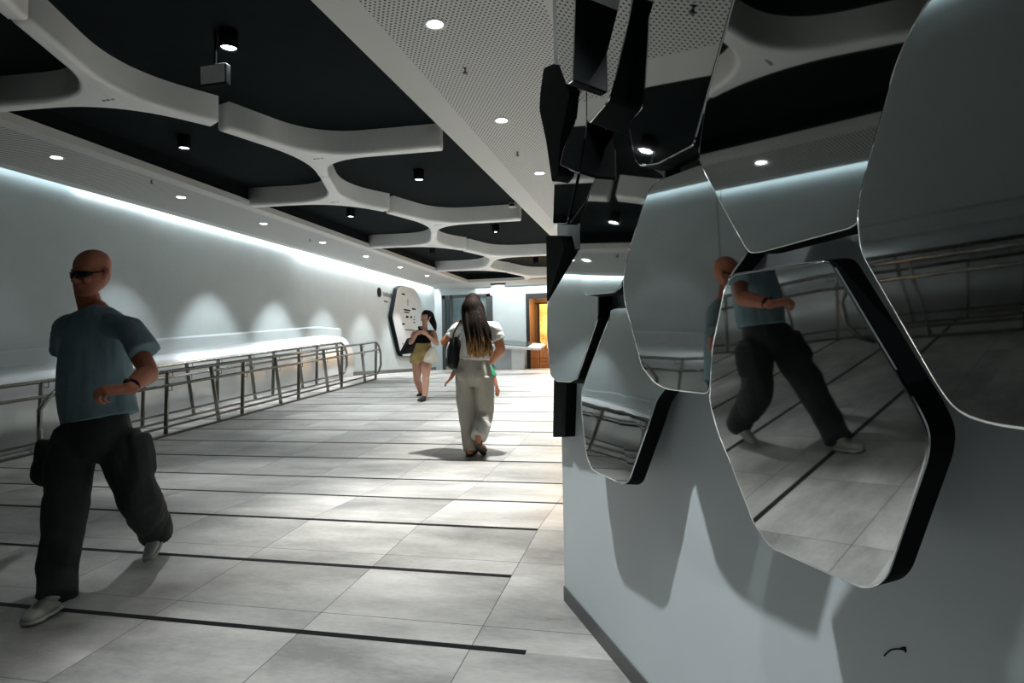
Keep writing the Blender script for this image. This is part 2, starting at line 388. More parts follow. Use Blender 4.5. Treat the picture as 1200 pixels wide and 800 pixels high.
# ceilings
PERF_R = perforated_mat('drilled white soffit', -1.99, -.78, .036, .033, .0085, (.60, .60, .58))
PERF_L = perforated_mat('drilled white side soffit', -7.68, -6.5, .022, .042, .0088, (.60, .60, .58))
def slab(name, x0, x1, y0, y1, z0, z1, m):
    bm = NB(); box(bm, x0, x1, y0, y1, z0, z1); return struct(done(bm, name, None, m))
slab('ceiling', -8.2, 3.2, YN, 26, ZR, ZR + .2, BLACKC)
slab('ceiling_right', -2.29, 3.2, YN, 20.0, ZC, ZC + .09, PERF_R)
slab('ceiling_left', -7.87, -6.3, YN, 20.0, ZC, ZC + .09, PERF_L)
slab('ceiling_back', -7.87, 3.2, 20.0, YF + .25, ZC, ZC + .09, CEILW)
# black lining above the soffit edges
slab('trim_40', -2.25, -2.2, YN, 20.0, ZC + .09, ZR, BLACKC)
slab('trim_41', -6.39, -6.34, YN, 20.0, ZC + .09, ZR, BLACKC)
slab('trim_42', -6.34, -2.25, 20.04, 20.1, ZC + .09, ZR, BLACKC)
# left wall
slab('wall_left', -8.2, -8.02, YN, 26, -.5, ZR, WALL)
slab('trim_43', -7.86, -7.83, YN, YF, ZC + .09, ZC + .13, CEILW)
# behind the photographer, and the far right side beyond the mirror wall
slab('wall_back', XA, XB, YN - .2, YN, -.8, ZR, mat('dark back wall', (.03, .036, .038), .7))
slab('wall_right', .45, .6, 3.9, 26, -.5, ZR, WALL)

# mirror wall: a free-standing white block whose face turns towards the camera
W0 = V3((-.511, 3.063, 0)); WU = V3((.492, -.871, 0)).normalized(); WN = V3((-WU.y * -1, -WU.x, 0))
WN = V3((WU.y, -WU.x, 0)).normalized()
if WN.x > 0: WN = -WN
bm = NB()
far = W0 + WU * 6.9
ring = [W0, far, far - WN * .5, W0 - WN * 1.1]
z0, z1 = -.6, ZC + .02
a = [bm.verts.new((p.x, p.y, z0)) for p in ring]; b = [bm.verts.new((p.x, p.y, z1)) for p in ring]
bm.faces.new(a); bm.faces.new(b)
for i in range(4): bm.faces.new((a[i], a[(i + 1) % 4], b[(i + 1) % 4], b[i]))
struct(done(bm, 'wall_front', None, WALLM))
# skirting along its foot, following the ramp
bm = NB()
rows = []
for k in range(0, 8):
    p = W0 + WU * (k * .9)
    zf = floor_z(p.y)
    q = p + WN * .006
    rows.append([bm.verts.new((q.x, q.y, zf - .02)), bm.verts.new((q.x, q.y, zf + .068)), bm.verts.new((p.x, p.y, zf + .068)), bm.verts.new((p.x, p.y, zf - .02))])
for i in range(7):
    for k in range(4): bm.faces.new((rows[i][k], rows[i][(k + 1) % 4], rows[i + 1][(k + 1) % 4], rows[i + 1][k]))
bm.faces.new(rows[0]); bm.faces.new(rows[-1])
struct(done(bm, 'baseboard_front', None, SKIRT))

# steel cladding and white ledge along the foot of the left wall, following the ramp
def sweep_y(bm, prof, y0, y1):
    ys = [y0] + [y for y in (Y3, Y5, YE) if y0 < y < y1] + [y1]
    rows = [[bm.verts.new((x, y, floor_z(y) + z)) for x, z in prof] for y in ys]
    n = len(prof)
    for i in range(len(ys) - 1):
        for k in range(n): bm.faces.new((rows[i][k], rows[i][(k + 1) % n], rows[i + 1][(k + 1) % n], rows[i + 1][k]))
    bm.faces.new(rows[0]); bm.faces.new(rows[-1])
bm = NB()
clad = [(-8.02, 1.0), (-7.89, 1.0)] + [(-7.89 + .43 * math.sin(t), .99 - .62 * (1 - math.cos(t))) for t in [PI / 2 * k / 14 for k in range(1, 15)]] + [(-7.465, .2), (-7.5, .1), (-7.5, -.02), (-8.02, -.02)]
sweep_y(bm, clad, YN, 14.4)
w = done(bm, 'trim_44', None, CLAD, True); struct(w)
bm = NB()
sweep_y(bm, [(-8.03, 1.21), (-7.94, 1.2), (-7.92, 1.18), (-7.895, 1.0), (-7.93, .99), (-8.03, .99)], YN, 14.6)
struct(done(bm, 'trim_45', None, WALL))
# far stretch of the left wall has a grey skirting
bm = NB(); sweep_y(bm, [(-8.03, .1), (-8.0, .1), (-8.0, -.01), (-8.03, -.01)], 14.3, YF)
struct(done(bm, 'baseboard_left', None, SKIRT))
# vertical joint in the white wall
bm = NB(); box(bm, -8.021, -8.0185, 5.07, 5.085, 1.2, ZC + .1)
struct(done(bm, 'trim_46', None, SKIRT))

# scuff on the mirror wall
bm = NB()
sc0 = W0 + WU * 2.28 + WN * .001
def on_wall(u, z): p = W0 + WU * u + WN * .0012; return V3((p.x, p.y, z))
tube(bm, [on_wall(1.858, .468), on_wall(1.873, .485), on_wall(1.89, .495), on_wall(1.908, .501)], .0014, 6, 3)
tube(bm, [on_wall(1.9, .501), on_wall(1.908, .506), on_wall(1.909, .497)], .0016, 6)
struct(done(bm, 'trim_48', None, BLACK))
# ------------------------------------------------------------------ shop front wall at the far end
zf = floor_z(YF)
bm = NB()
box(bm, -5.9, -4.72, YF, YF + .2, zf, ZC)              # pale wall beside the doors
box(bm, -8.2, -7.74, YF, YF + .2, zf, ZC)
box(bm, -7.74, -5.9, YF, YF + .2, 3.26, ZC)
box(bm, -4.72, .6, YF, YF + .2, 3.2, ZC)
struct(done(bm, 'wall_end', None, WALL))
bm = NB(); box(bm, -5.86, -4.76, YF - .03, YF, zf, zf + .12)
struct(done(bm, 'baseboard_end', None, DARKM))
# glazed sliding door
GLASS = mat('dark teal glass', (.03, .055, .06), .08, var=.05)
GLASS2 = mat('bluish glass', (.10, .15, .16), .1, var=.15, scale=2)
FRAMEM = mat('dark grey door frame', (.05, .055, .055), .4, .3)
door = empty('door_1', (-6.82, YF, zf)); struct(door)
bm = NB()
for x0, x1 in ((-7.74, -7.62), (-7.44, -7.36), (-6.12, -5.9)): box(bm, x0, x1, YF - .04, YF + .08, zf, 3.26)
box(bm, -7.74, -5.9, YF - .04, YF + .08, 3.16, 3.26)
part(bm, 'door_frame', door, FRAMEM, False)
bm = NB(); box(bm, -7.62, -7.44, YF + .02, YF + .04, zf + .1, 3.16); part(bm, 'side_pane', door, GLASS, False)
bm = NB(); box(bm, -7.36, -6.12, YF + .02, YF + .04, zf + .1, 3.16); part(bm, 'door_pane', door, GLASS2, False)
bm = NB(); box(bm, -7.7, -5.95, YF - .03, YF + .06, zf, zf + .12); part(bm, 'kick_plate', door, mat('brass kick plate', (.32, .27, .17), .4, .7), False)
# shop recess
bm = NB()
box(bm, -4.72, .6, YF + 1.6, YF + 1.8, zf, 3.3)
box(bm, -4.9, -4.72, YF + .2, YF + 1.8, zf, 3.3)
box(bm, -4.72, .6, YF + .2, YF + 1.8, 3.2, 3.4)
struct(done(bm, 'wall_shop', None, mat('dark shop wall', (.06, .04, .03), .6)))
bm = NB(); box(bm, -4.72, -4.6, YF - .03, YF + .05, zf, 3.2); box(bm, -4.6, .4, YF - .03, YF + .05, 3.02, 3.2)
struct(done(bm, 'trim_47', None, DARKM))
# ================================================================== ceiling beams
def beam_mesh(name, J, arms, H0=ZC, H1=ZR):
    """three-armed beam: J = junction, arms = [(end point, half width)] in plan; underside edges rounded"""
    A = []
    for e, w in arms:
        d = V3((e[0] - J[0], e[1] - J[1])); A.append((math.atan2(d.y, d.x), V3(e), w, d.normalized()))
    A.sort(key=lambda t: t[0])
    out = []
    n = len(A)
    for i in range(n):
        an, e, w, d = A[i]; an2, e2, w2, d2 = A[(i + 1) % n]
        l = V3((-d.y, d.x)); r2 = V3((d2.y, -d2.x))
        ra = V3((d.y, -d.x))
        out += [e + ra * w, e + l * w]
        # from this arm's left edge to the next arm's right edge
        p0 = e + l * w; p3 = e2 + r2 * w2
        den = d.x * d2.y - d.y * d2.x
        a0 = V3((J[0], J[1])) + l * w; b0 = V3((J[0], J[1])) + r2 * w2
        if abs(den) > .15:
            t = ((b0.x - a0.x) * d2.y - (b0.y - a0.y) * d2.x) / den; q = a0 + d * t
        else: q = (a0 + b0) / 2
        L0 = (p0 - q).length; L1 = (p3 - q).length
        s0 = p0.lerp(q, max(0, 1 - .62 / max(L0, .63))); s3 = p3.lerp(q, max(0, 1 - .62 / max(L1, .63)))
        for k in range(0, 13):
            u = k / 12; out.append(s0 * (1 - u) ** 2 + q * (2 * u * (1 - u)) + s3 * u * u)
    pts = []
    for p in out:
        if not pts or (p - pts[-1]).length > 1e-3: pts.append(p)
    if (pts[0] - pts[-1]).length < 1e-3: pts.pop()
    n = len(pts)
    def inset(k):
        r = []
        for i in range(n):
            a, b, c = pts[i - 1], pts[i], pts[(i + 1) % n]
            d1 = (b - a).normalized(); d2 = (c - b).normalized()
            n1 = V3((-d1.y, d1.x)); n2 = V3((-d2.y, d2.x)); m = (n1 + n2)
            m = m.normalized() / max(.5, m.normalized().dot(n1)) if m.length > 1e-4 else n1
            r.append(b + m * k)
        return r
    area = sum(pts[i].x * pts[(i + 1) % n].y - pts[(i + 1) % n].x * pts[i].y for i in range(n))
    sg = 1 if area > 0 else -1
    bm = NB()
    rings = [[bm.verts.new((p.x, p.y, z)) for p in inset(sg * k)] for k, z in ((.035, H0), (.014, H0 + .006), (.004, H0 + .02), (0, H0 + .042), (0, H0 + .055), (0, H1 + .002), (0, H1 + .01))]
    for a, b in zip(rings, rings[1:]):
        for i in range(n):
            f = bm.faces.new((a[i], a[(i + 1) % n], b[(i + 1) % n], b[i])); f.smooth = True
    bmesh.ops.triangulate(bm, faces=[bm.faces.new(rings[0])]); bmesh.ops.triangulate(bm, faces=[bm.faces.new(rings[-1])])
    bmesh.ops.recalc_face_normals(bm, faces=bm.faces)
    me = bpy.data.meshes.new(name); bm.to_mesh(me); bm.free()
    return me
PER = 4.13
G = .012
up_me = beam_mesh('up', (-4.12, 7.0), [((-4.47, 5.80 + G), .09), ((-2.53, 7.08), .08), ((-4.40, 7.70 - G), .068)])
lo_me = beam_mesh('low', (-4.92, 9.0), [((-4.40, 7.70 + G), .068), ((-6.33, 8.86), .08), ((-4.47, 9.82 - G), .09)])
for me in (up_me, lo_me): me.materials.append(BEAM)
where = ['over the space behind the camera', 'nearest, filling the upper left corner', 'second from the camera', 'third from the camera', 'fourth from the camera, far down the corridor', 'farthest, by the shop front']
MARK = mat('dark service mark', (.05, .05, .05), .6)
for k in range(-2, 4):
    for nm, me, side, jx, jy in (('up', up_me, 'right', -4.05, 6.97), ('low', lo_me, 'left', -4.95, 8.98)):
        if k == -2 and nm == 'up': continue
        if k == 3 and nm == 'low': continue
        me2 = me
        o = link('ceiling_beam', me2, None); o.location = (0, PER * k, 0)
        o['kind'] = 'thing'
        if nm == 'low':
            lab = {-2: 'pale grey three-armed ceiling beam outside the frame, seen only in the mirror panels', -1: 'pale grey three-armed ceiling beam in the upper left corner of the photo', 0: 'left-reaching pale grey beam third in the chain, just beyond the first full right-reaching beam', 1: 'left-reaching pale grey beam over the railing, between the two smaller right-reaching beams', 2: 'smallest left-reaching pale grey beam near the end of the ceiling recess'}[k]
        else:
            lab = {-1: 'pale grey three-armed beam cut by the upper left frame edge, above the corner beam', 0: 'largest full pale grey ceiling beam whose arm reaches right in the upper middle', 1: 'right-reaching pale grey ceiling beam with a small white box on its arm tip', 2: 'right-reaching pale grey ceiling beam whose arm runs behind the mirror wall', 3: 'farthest right-reaching pale grey ceiling beam, above the glazed doors'}[k]
        tag(o, lab, 'ceiling beam', 'moulded three-armed beams under the black ceiling')
        bm = NB()
        for dx, wd in ((-.05, .03), (-.015, .016), (.008, .016), (.04, .01), (.058, .012)):
            box(bm, jx + dx - wd / 2, jx + dx + wd / 2, jy - .014, jy + .014, ZC - .0015, ZC + .004)
        mk = done(bm, 'lettering', o, MARK)

# ================================================================== ceiling fittings
def spot(name, loc, power, angle, blend, col=(.95, .98, 1.0), radius=.05, tilt=0.0):
    l = bpy.data.lights.new(name, 'SPOT'); l.energy = power; l.spot_size = math.radians(angle); l.spot_blend = blend
    l.color = col; l.shadow_soft_size = radius
    o = bpy.data.objects.new(name, l); C.objects.link(o); o.location = loc; o.rotation_euler = (0, math.radians(tilt), 0)
    return o
def downlight(loc, label, group):
    o = empty('downlight', loc, label, 'ceiling light', group)
    bm = NB(); disc_stack(bm, (0, 0, 0), [(.04, .012), (.075, .012), (.085, .002), (.085, -.004), (.07, -.008), (.058, -.004), (.05, .01)], 28)
    r = done(bm, 'rim', o, RIM, True)
    bm = NB(); disc_stack(bm, (0, 0, 0), [(.045, .012), (.056, .008), (.056, -.002), (.03, -.006), (.01, -.007)], 28)
    done(bm, 'lens', o, LENS, True)
    return o
GR = 'recessed downlights in the perforated right soffit'
GL = 'recessed downlights along the left soffit'
first = None
def place(proto, loc, label, grp):
    c = copy_thing(proto, loc, label); c['group'] = grp; return c
rlab = {2.4: 'round downlight in the right soffit almost straight above the camera', 4.39: 'largest round downlight in the perforated soffit, at the top of the photo', 6.38: 'round downlight in the perforated soffit, second from the camera', 8.38: 'round downlight in the perforated soffit beside the black panel edges'}
P_R, P_L, P_C = 480, 235, 330
dl = downlight((-1.6, 4.39, ZC), rlab[4.39], GR)
for y in (6.38, 8.38, 2.4): place(dl, (-1.62, y, ZC), rlab[y], GR)
for y, k in ((.4, .03), (2.4, .12), (4.39, 1.3), (6.38, 1.15), (8.38, 1.2), (10.4, 1.3), (12.4, 1.5), (14.4, 1.5), (16.4, 1.5), (18.4, 1.5)):
    spot('soffit lamp', (-1.62, y, ZC - .012), P_R * k * 1.15, 54 if y < 6 else 68, .9, (1.0, .985, .95))
for u, dn, pw in ((.95, 1.0, 300), (2.1, 1.0, 62)):       # adjustable lamps washing the mirror wall
    q = W0 + WU * u + WN * dn
    o = spot('wall washer lamp', (q.x, q.y, ZC - .012), pw, 60, .55, radius=.025)
    o.rotation_euler = (-WN * .1 - V3((0, 0, 3.0))).to_track_quat('-Z', 'Y').to_euler()
lefts = [4.02, 6.04, 8.02, 10.0, 12.0, 13.95, 15.95, 17.9]
ordn = ['first', 'second', 'third', 'fourth', 'fifth', 'sixth', 'seventh', 'eighth']
for i, y in enumerate(lefts):
    lab = 'small round downlight in the left soffit, %s from the near end of the white wall' % ordn[i] if i else 'left soffit downlight outside the frame, seen only mirrored in the wide upper mirror panel'
    place(dl, (-6.9, y, ZC), lab, GL)
for i, y in enumerate(lefts):
    k = [.02, .1, .6, 1.3, 1.6, 1.2, 1.2, 1.2][i]
    spot('wall washer lamp', (-6.9, y, ZC - .012), P_L * k, 60, .6, tilt=16)
# black cylinder lamps hanging in the recess
cyl = empty('cylinder_lamp', (-3.62, 9.15, ZR), 'black cylinder ceiling lamp hanging right of the chain of beams, clearest of them', 'ceiling light', 'black cylinder lamps in the dark recess')
bm = NB(); disc_stack(bm, (0, 0, 0), [(.07, .0), (.075, -.003), (.075, -.15), (.068, -.155), (.062, -.13), (.03, -.128)], 24)
done(bm, 'housing', cyl, BLACK, True)
bm = NB(); disc_stack(bm, (0, 0, 0), [(.02, -.127), (.06, -.127), (.06, -.135), (.02, -.137)], 24)
done(bm, 'lens', cyl, LENS, True)
zl = ZR - .15
cl = [(at(268, 57, 1), 'black cylinder ceiling lamp just above the small hanging grey box'), (at(216, 174, 1), 'black cylinder ceiling lamp above the left soffit, under the second beam joint'), (at(491, 211, 1), None), (at(411, 254, 1), 'black cylinder lamp between the left-reaching beam and the left soffit'), (at(581, 272, 1), 'black cylinder lamp between the second and third right-reaching beams, near the right soffit'), (at(507, 297, 1), 'small black cylinder lamp far down the recess on the left'), (at(628, 308, 1), 'tiny black cylinder lamp far down the recess beside the mirror wall'), (at(565, 326, 1), 'tiny black cylinder lamp farthest down the recess')]
for i, (p, lab) in enumerate(cl):
    d = p - EYE; t = (zl - EYE.z) / d.z; q = EYE + d * t
    loc = (q.x, q.y, ZR)
    if lab is None: cyl.location = loc
    else: copy_thing(cyl, loc, lab)
    spot('recess lamp', (q.x, q.y, zl - .015), P_C * [.95, .08, 1.3, .9, 1.6, 1.4, 1.4, 1.4][i], 66 if i == 0 else 76, .9)
# sprinkler heads and sensors on the soffits
spk = empty('sprinkler_head', (-1.70, 7.43, ZC), 'small dark sprinkler head between two downlights of the right soffit', 'sprinkler', 'sprinkler heads on the soffits')
bm = NB(); disc_stack(bm, (0, 0, 0), [(.02, .004), (.02, -.004), (.008, -.006), (.007, -.035), (.011, -.036), (.011, -.04)], 12)
done(bm, 'stem', spk, DARKM, True)
bm = NB(); disc_stack(bm, (0, 0, 0), [(.004, -.04), (.004, -.055), (.03, -.056), (.03, -.059)], 12)
for a in range(2):
    an = a * PI; tube(bm, [(.012 * math.cos(an), .012 * math.sin(an), -.034), (.018 * math.cos(an), .018 * math.sin(an), -.046), (.006 * math.cos(an), .006 * math.sin(an), -.056)], .003, 6)
done(bm, 'deflector', spk, DARKM, True)
spk.scale = (.75, .75, .75)
copy_thing(spk, (-6.61, 7.15, ZC), 'small dark sprinkler head on the left soffit between its first lamps')
copy_thing(spk, (-6.95, 11.6, ZC), 'tiny sprinkler head farther along the left soffit')
copy_thing(spk, (-1.61, 5.13, ZC), 'small sprinkler head just beyond the largest right soffit downlight')
copy_thing(spk, (-1.61, 3.0, ZC), 'sprinkler head above the mirror wall, mirrored in the soffit-reflecting panel')
# grey box hanging in the recess
hb = at(252, 89, 4.5)
t = empty('hanging_display_box', (hb.x, hb.y, ZR), 'small grey rectangular box hanging under the black ceiling, near the top left', 'display box')
zz = hb.z - ZR
bm = NB(); box(bm, -.125, .125, -.03, .03, zz - .085, zz + .085, .006); box(bm, -.008, .008, .0, .016, zz + .08, .01); done(bm, 'box_housing', t, BLACK)
bm = NB(); box(bm, -.11, .115, -.034, -.029, zz - .07, zz + .075); done(bm, 'box_front', t, mat('grey display front', (.72, .76, .76), .5))
# white box on the tip of the second right-reaching arm
o = empty('sensor_box', (-2.62, 10.99, ZC + .2), 'small white sensor box fixed near a ceiling beam tip', 'sensor')
bm = NB(); box(bm, -.06, .06, -.05, .05, -.01, .07, .008); done(bm, 'sensor_case', o, RIM)
bm = NB(); box(bm, -.04, .04, -.053, -.05, .01, .05); done(bm, 'sensor_window', o, DARKM)
# pale sign plate under the far ceiling
o = empty('hanging_dome_sign', (-5.45, 20.6, ZC), 'pale round-topped plate hanging from the far ceiling by the doors', 'sign')
bm = NB()
pts = [(-.27, -.40), (-.27, -.2), (-.2, -.09), (0, -.05), (.2, -.09), (.27, -.2), (.27, -.40)]
prism(bm, pts, lambda x, z: (x, -.03, z), lambda x, z: (x, .03, z)); done(bm, 'sign_plate', o, RIM)
bm = NB(); box(bm, -.25, .25, -.05, .05, -.05, 0); done(bm, 'sign_mount', o, DARKM)

# cove light hidden in the slot between left soffit and wall
l = bpy.data.lights.new('cove light', 'AREA'); l.shape = 'RECTANGLE'; l.size = .1; l.size_y = 8.5; l.energy = 140; l.color = (.98, .99, 1.0)
o = bpy.data.objects.new('cove light', l); C.objects.link(o); o.location = (-7.945, 17.0, ZC + .2)
l = bpy.data.lights.new('cove light', 'AREA'); l.shape = 'RECTANGLE'; l.size = .1; l.size_y = 4.2; l.energy = 8; l.color = (.96, .985, 1.0)
o = bpy.data.objects.new('cove light', l); C.objects.link(o); o.location = (-7.945, 10.7, ZC + .2)
l = bpy.data.lights.new('cove light', 'AREA'); l.shape = 'RECTANGLE'; l.size = .1; l.size_y = 14; l.energy = 27; l.color = (.9, .97, 1.0)
o = bpy.data.objects.new('cove light', l); C.objects.link(o); o.location = (-7.935, 14.3, ZC + .035); o.rotation_euler = (0, math.radians(90), 0)
l = bpy.data.lights.new('cove light', 'AREA'); l.shape = 'RECTANGLE'; l.size = .1; l.size_y = 10.3; l.energy = 8.5; l.color = (.8, .94, 1.0)
o = bpy.data.objects.new('cove light', l); C.objects.link(o); o.location = (-7.935, 2.15, ZC + .035); o.rotation_euler = (0, math.radians(90), 0)

# ================================================================== mirror panels
def round_poly(p, r):
    out = []; n = len(p)
    for i in range(n):
        a, b, c = V3(p[i - 1]), V3(p[i]), V3(p[(i + 1) % n])
        ra = min(r, .45 * (a - b).length); rc = min(r, .45 * (c - b).length)
        s = b + (a - b).normalized() * ra; e = b + (c - b).normalized() * rc
        for k in range(5):
            u = k / 4; out.append(s * (1 - u) ** 2 + b * (2 * u * (1 - u)) + e * u * u)
    return out
LAB = dict(
A='large mirror panel reflecting the walking man, thick black right edge',
B='biggest mirror panel, at the right frame edge, reflecting the railing',
C='pale mirror panel with the man\'s sleeve at its lower right corner',
D='lowest hanging mirror panel with broad black right edge and curled reflections',
E='mirror panel at the far corner of the white wall, above a black strip',
M='upper mirror panel reflecting a ceiling beam and a lamp streak',
F='upper mirror panel reflecting drilled soffit above black ceiling',
G='wide upper mirror panel reflecting ceiling beams and the bright wall top',
P1='narrow drilled-looking mirror strip at the top corner of the wall',
P2='narrow slanting mirror panel pointing down, between two broad black edges',
P3='small curved mirror panel behind the pointed slanting one',
P4='small dark mirror panel high at the far wall corner',
P5='slim dark mirror panel with a pale outer rim, left of the beam reflection',
S1='upper black panel edge standing out past the wall corner',
S3='black wedge-shaped panel edge beside the far corner mirror',
S4='black vertical panel edge low at the wall corner, over the floor')
for nm, s in PANELS.items():
    O = V3(s['origin']); U = V3(s['u']); V = V3(s['v']); N = V3(s['n'])
    root = empty('mirror_panel', O, LAB[nm], 'mirror panel', 'cut mirror panels on the white wall')
    root['kind'] = 'thing'
    P = round_poly(s['poly'], .018 if len(s['poly']) > 9 else .012)
    n = len(P); cx = sum(p.x for p in P) / n; cy = sum(p.y for p in P) / n; c = V3((cx, cy))
    ku, kv = s['curve'][:2]; edge_curl = s['curve'][2] if len(s['curve']) > 2 else 0
    def bulge(p):
        d = p - c
        return ku * d.x * d.x + kv * d.y * d.y
    def loc(p, h): return U * p.x + V * p.y + N * (h + bulge(p))
    if not s['edge']:
        bm = NB()
        ts = [1, .985, .93, .84, .74, .62, .5, .38, .26, .14]
        rings = []
        for t in ts:
            rings.append([bm.verts.new(loc(c + (p - c) * t, 0.0)) for p in P])
        for a, b in zip(rings, rings[1:]):
            for i in range(n): bm.faces.new((a[i], a[(i + 1) % n], b[(i + 1) % n], b[i]))
        cv = bm.verts.new(loc(c, 0))
        for i in range(n): bm.faces.new((rings[-1][i], rings[-1][(i + 1) % n], cv))
        # thin bright lip folded back
        lip = [bm.verts.new(loc(p, -.004)) for p in P]
        for i in range(n): bm.faces.new((rings[0][i], lip[i], lip[(i + 1) % n], rings[0][(i + 1) % n]))
        f = done(bm, 'mirror_face', root, MIRROR)
        for q in f.data.polygons: q.use_smooth = len(q.vertices) > 2
        for q in f.data.polygons[-n:]: q.use_smooth = False
    bm = NB()
    h0 = -.0045 if not s['edge'] else 0
    prism(bm, [(p.x, p.y) for p in P], lambda x, y: loc(V3((x, y)), h0), lambda x, y: loc(V3((x, y)), -s['depth']))
    done(bm, 'panel_body', root, BLACK)
    # bracket back to the wall
    bp = O + U * cx + V * cy
    dist = (bp - W0).dot(WN)
    bm = NB()
    q0 = U * cx + V * cy - N * (s['depth'] - .01)
    tube(bm, [q0, q0 - WN * (dist - s['depth'] + .03)], .03, 12)
    done(bm, 'bracket', root, BLACK)

# ================================================================== railings
def railing(X, y0, y1, label, posts, near_loop=True, far_loop=True):
    root = empty('ramp_railing', (X, y0, floor_z(y0)), label, 'railing', 'steel railings along the ramp')
    Z = lambda y, h: floor_z(y) + h
    def run(h, a, b): return [(X, y, Z(y, h)) for y in [a] + [k for k in (Y3, Y5, YE) if a < k < b] + [b]]
    bm = NB(); tube(bm, run(.83, y0, y1), .024, 12)
    part(bm, 'top_rail', root, TUBE)
    bm = NB(); tube(bm, [(X + .07, y, z) for _, y, z in run(.66, y0 + .02, y1 - .02)], .02, 12); hr = part(bm, 'hand_rail', root, TUBE)
    bm = NB()
    for h in (.12,):
        pp = run(h, y0, y1)
        for (a, b) in zip(pp, pp[1:]):
            vs = []
            for (x, y, z) in (a, b):
                vs.append([bm.verts.new((x + dx, y, z + dz)) for dx, dz in ((-.025, -.014), (.025, -.014), (.025, .014), (-.025, .014))])
            for k in range(4): bm.faces.new((vs[0][k], vs[0][(k + 1) % 4], vs[1][(k + 1) % 4], vs[1][k]))
            bm.faces.new(vs[0]); bm.faces.new(vs[1])
    part(bm, 'bottom_rail', root, TUBED, False)
    bm = NB()
    pp = run(.014, y0 + .1, y1 - .1)
    for (a, b) in zip(pp, pp[1:]):
        vs = []
        for (x, y, z) in (a, b):
            vs.append([bm.verts.new((x + dx, y, z + dz)) for dx, dz in ((-.035, -.014), (.035, -.014), (.035, .012), (-.035, .012))])
        for k in range(4): bm.faces.new((vs[0][k], vs[0][(k + 1) % 4], vs[1][(k + 1) % 4], vs[1][k]))
        bm.faces.new(vs[0]); bm.faces.new(vs[1])
    part(bm, 'base_plate', root, TUBED, False)
    for (yb, lean) in posts:
        bm = NB(); yt = yb + lean
        a = V3((X, yb, Z(yb, 0))); b = V3((X, yt, Z(yt, .82)))
        # flat bar post
        vs = []
        for p in (a, b): vs.append([bm.verts.new(p + V3((dx, dy, 0))) for dx, dy in ((-.026, -.011), (.026, -.011), (.026, .011), (-.026, .011))])
        for k in range(4): bm.faces.new((vs[0][k], vs[0][(k + 1) % 4], vs[1][(k + 1) % 4], vs[1][k]))
        bm.faces.new(vs[0]); bm.faces.new(vs[1])
        pst = part(bm, 'post', root, TUBE, False)
        bm = NB(); t = .66 / .82; m = a.lerp(b, t)
        tube(bm, [m + V3((0, 0, -.07)), m + V3((.07, 0, -.07)), m + V3((.07, 0, -.01))], .007, 8)
        part(bm, 'rail_bracket', pst, TUBE)
        bm = NB()
        tube(bm, [m + V3((0, .0, .1)), m + V3((0, .1, .1)), m + V3((0, .1, .16))], .006, 8)
        part(bm, 'rail_hook', pst, TUBE)
    for on, y, s in ((near_loop, y0, -1), (far_loop, y1, 1)):
        if not on: continue
        bm = NB()
        tube(bm, [(X, y, Z(y, .83)), (X, y + s * .16, Z(y + s * .16, .74)), (X, y + s * .26, Z(y, .60)), (X, y + s * .26, Z(y, .32)), (X, y + s * .14, Z(y, .16)), (X, y, Z(y, .1))], .026, 12)
        part(bm, 'end_loop', root, TUBE)
    return root
fp = [(8.10 + .0 + 1.54 * k, -.16) for k in range(-1, 4)] + [(8.62 + 1.54 * k, .04) for k in range(-1, 4)]
fp = [p for p in fp if 5.9 < p[0] < 13.4] + [(5.66, -.03)]
railing(-6.35, 5.62, 13.25, 'front steel ramp railing with slanted posts standing on the floor tiles', fp)
bp = [(y - 1.0, l) for y, l in [(8.1 + 1.54 * k, -.16) for k in range(-4, 5)] + [(8.62 + 1.54 * k, .04) for k in range(-4, 5)]]
bp = [p for p in bp if -.5 < p[0] < 13.4]
railing(-7.22, .2, 13.3, 'rear steel ramp railing close against the steel wall cladding', bp, False, True)
railing(-6.35, -1.5, 3.3, 'steel railing of the lower ramp, seen mirrored in the biggest panel', [(-1.2 + .77 * k, (-.16, .04)[k % 2]) for k in range(6)], False, True)

# ================================================================== far wall things
# information panel on the left wall
X0 = -8.02
root = empty('information_panel', (X0, 18.9, 1.3), 'white text panel with thick black side on the far left wall', 'sign')
face = [(17.6, 2.3), (18.0, 3.18), (18.3, 3.3), (19.3, 3.3), (19.75, 3.1), (20.2, 2.4), (19.9, 1.5), (19.4, 1.14), (18.35, 1.14), (18.15, 1.25)]
fp2 = round_poly(face, .08)
bm = NB(); prism(bm, [(p.x, p.y) for p in fp2], lambda y, z: (X0 + .13, y, z), lambda y, z: (X0 + .001, y, z)); part(bm, 'panel_body', root, BLACK, False)
c = V3((18.95, 2.2))
bm = NB(); prism(bm, [tuple(c + (p - c) * .985) for p in fp2], lambda y, z: (X0 + .138, y, z), lambda y, z: (X0 + .129, y, z)); fc = part(bm, 'panel_face', root, mat('pale sign face', (.46, .48, .48), .3), False)
bm = NB()
for y, z, l, h in ((18.3, 3.02, .25, .05), (18.75, 2.72, .04, .2), (19.1, 2.62, .3, .05), (18.45, 2.55, .5, .05), (18.5, 2.48, .35, .04), (18.6, 2.33, .2, .07), (18.95, 2.34, .14, .07), (18.3, 2.1, .2, .06), (18.5, 1.95, .75, .03), (18.3, 1.5, .05, .06)):
    box(bm, X0 + .137, X0 + .1405, y, y + l, z, z + h)
for k in range(3): box(bm, X0 + .137, X0 + .1405, 19.2 + .02 * k, 19.32, 2.2 + .09 * k, 2.24 + .09 * k)
part(bm, 'lettering', fc, BLACK, False)
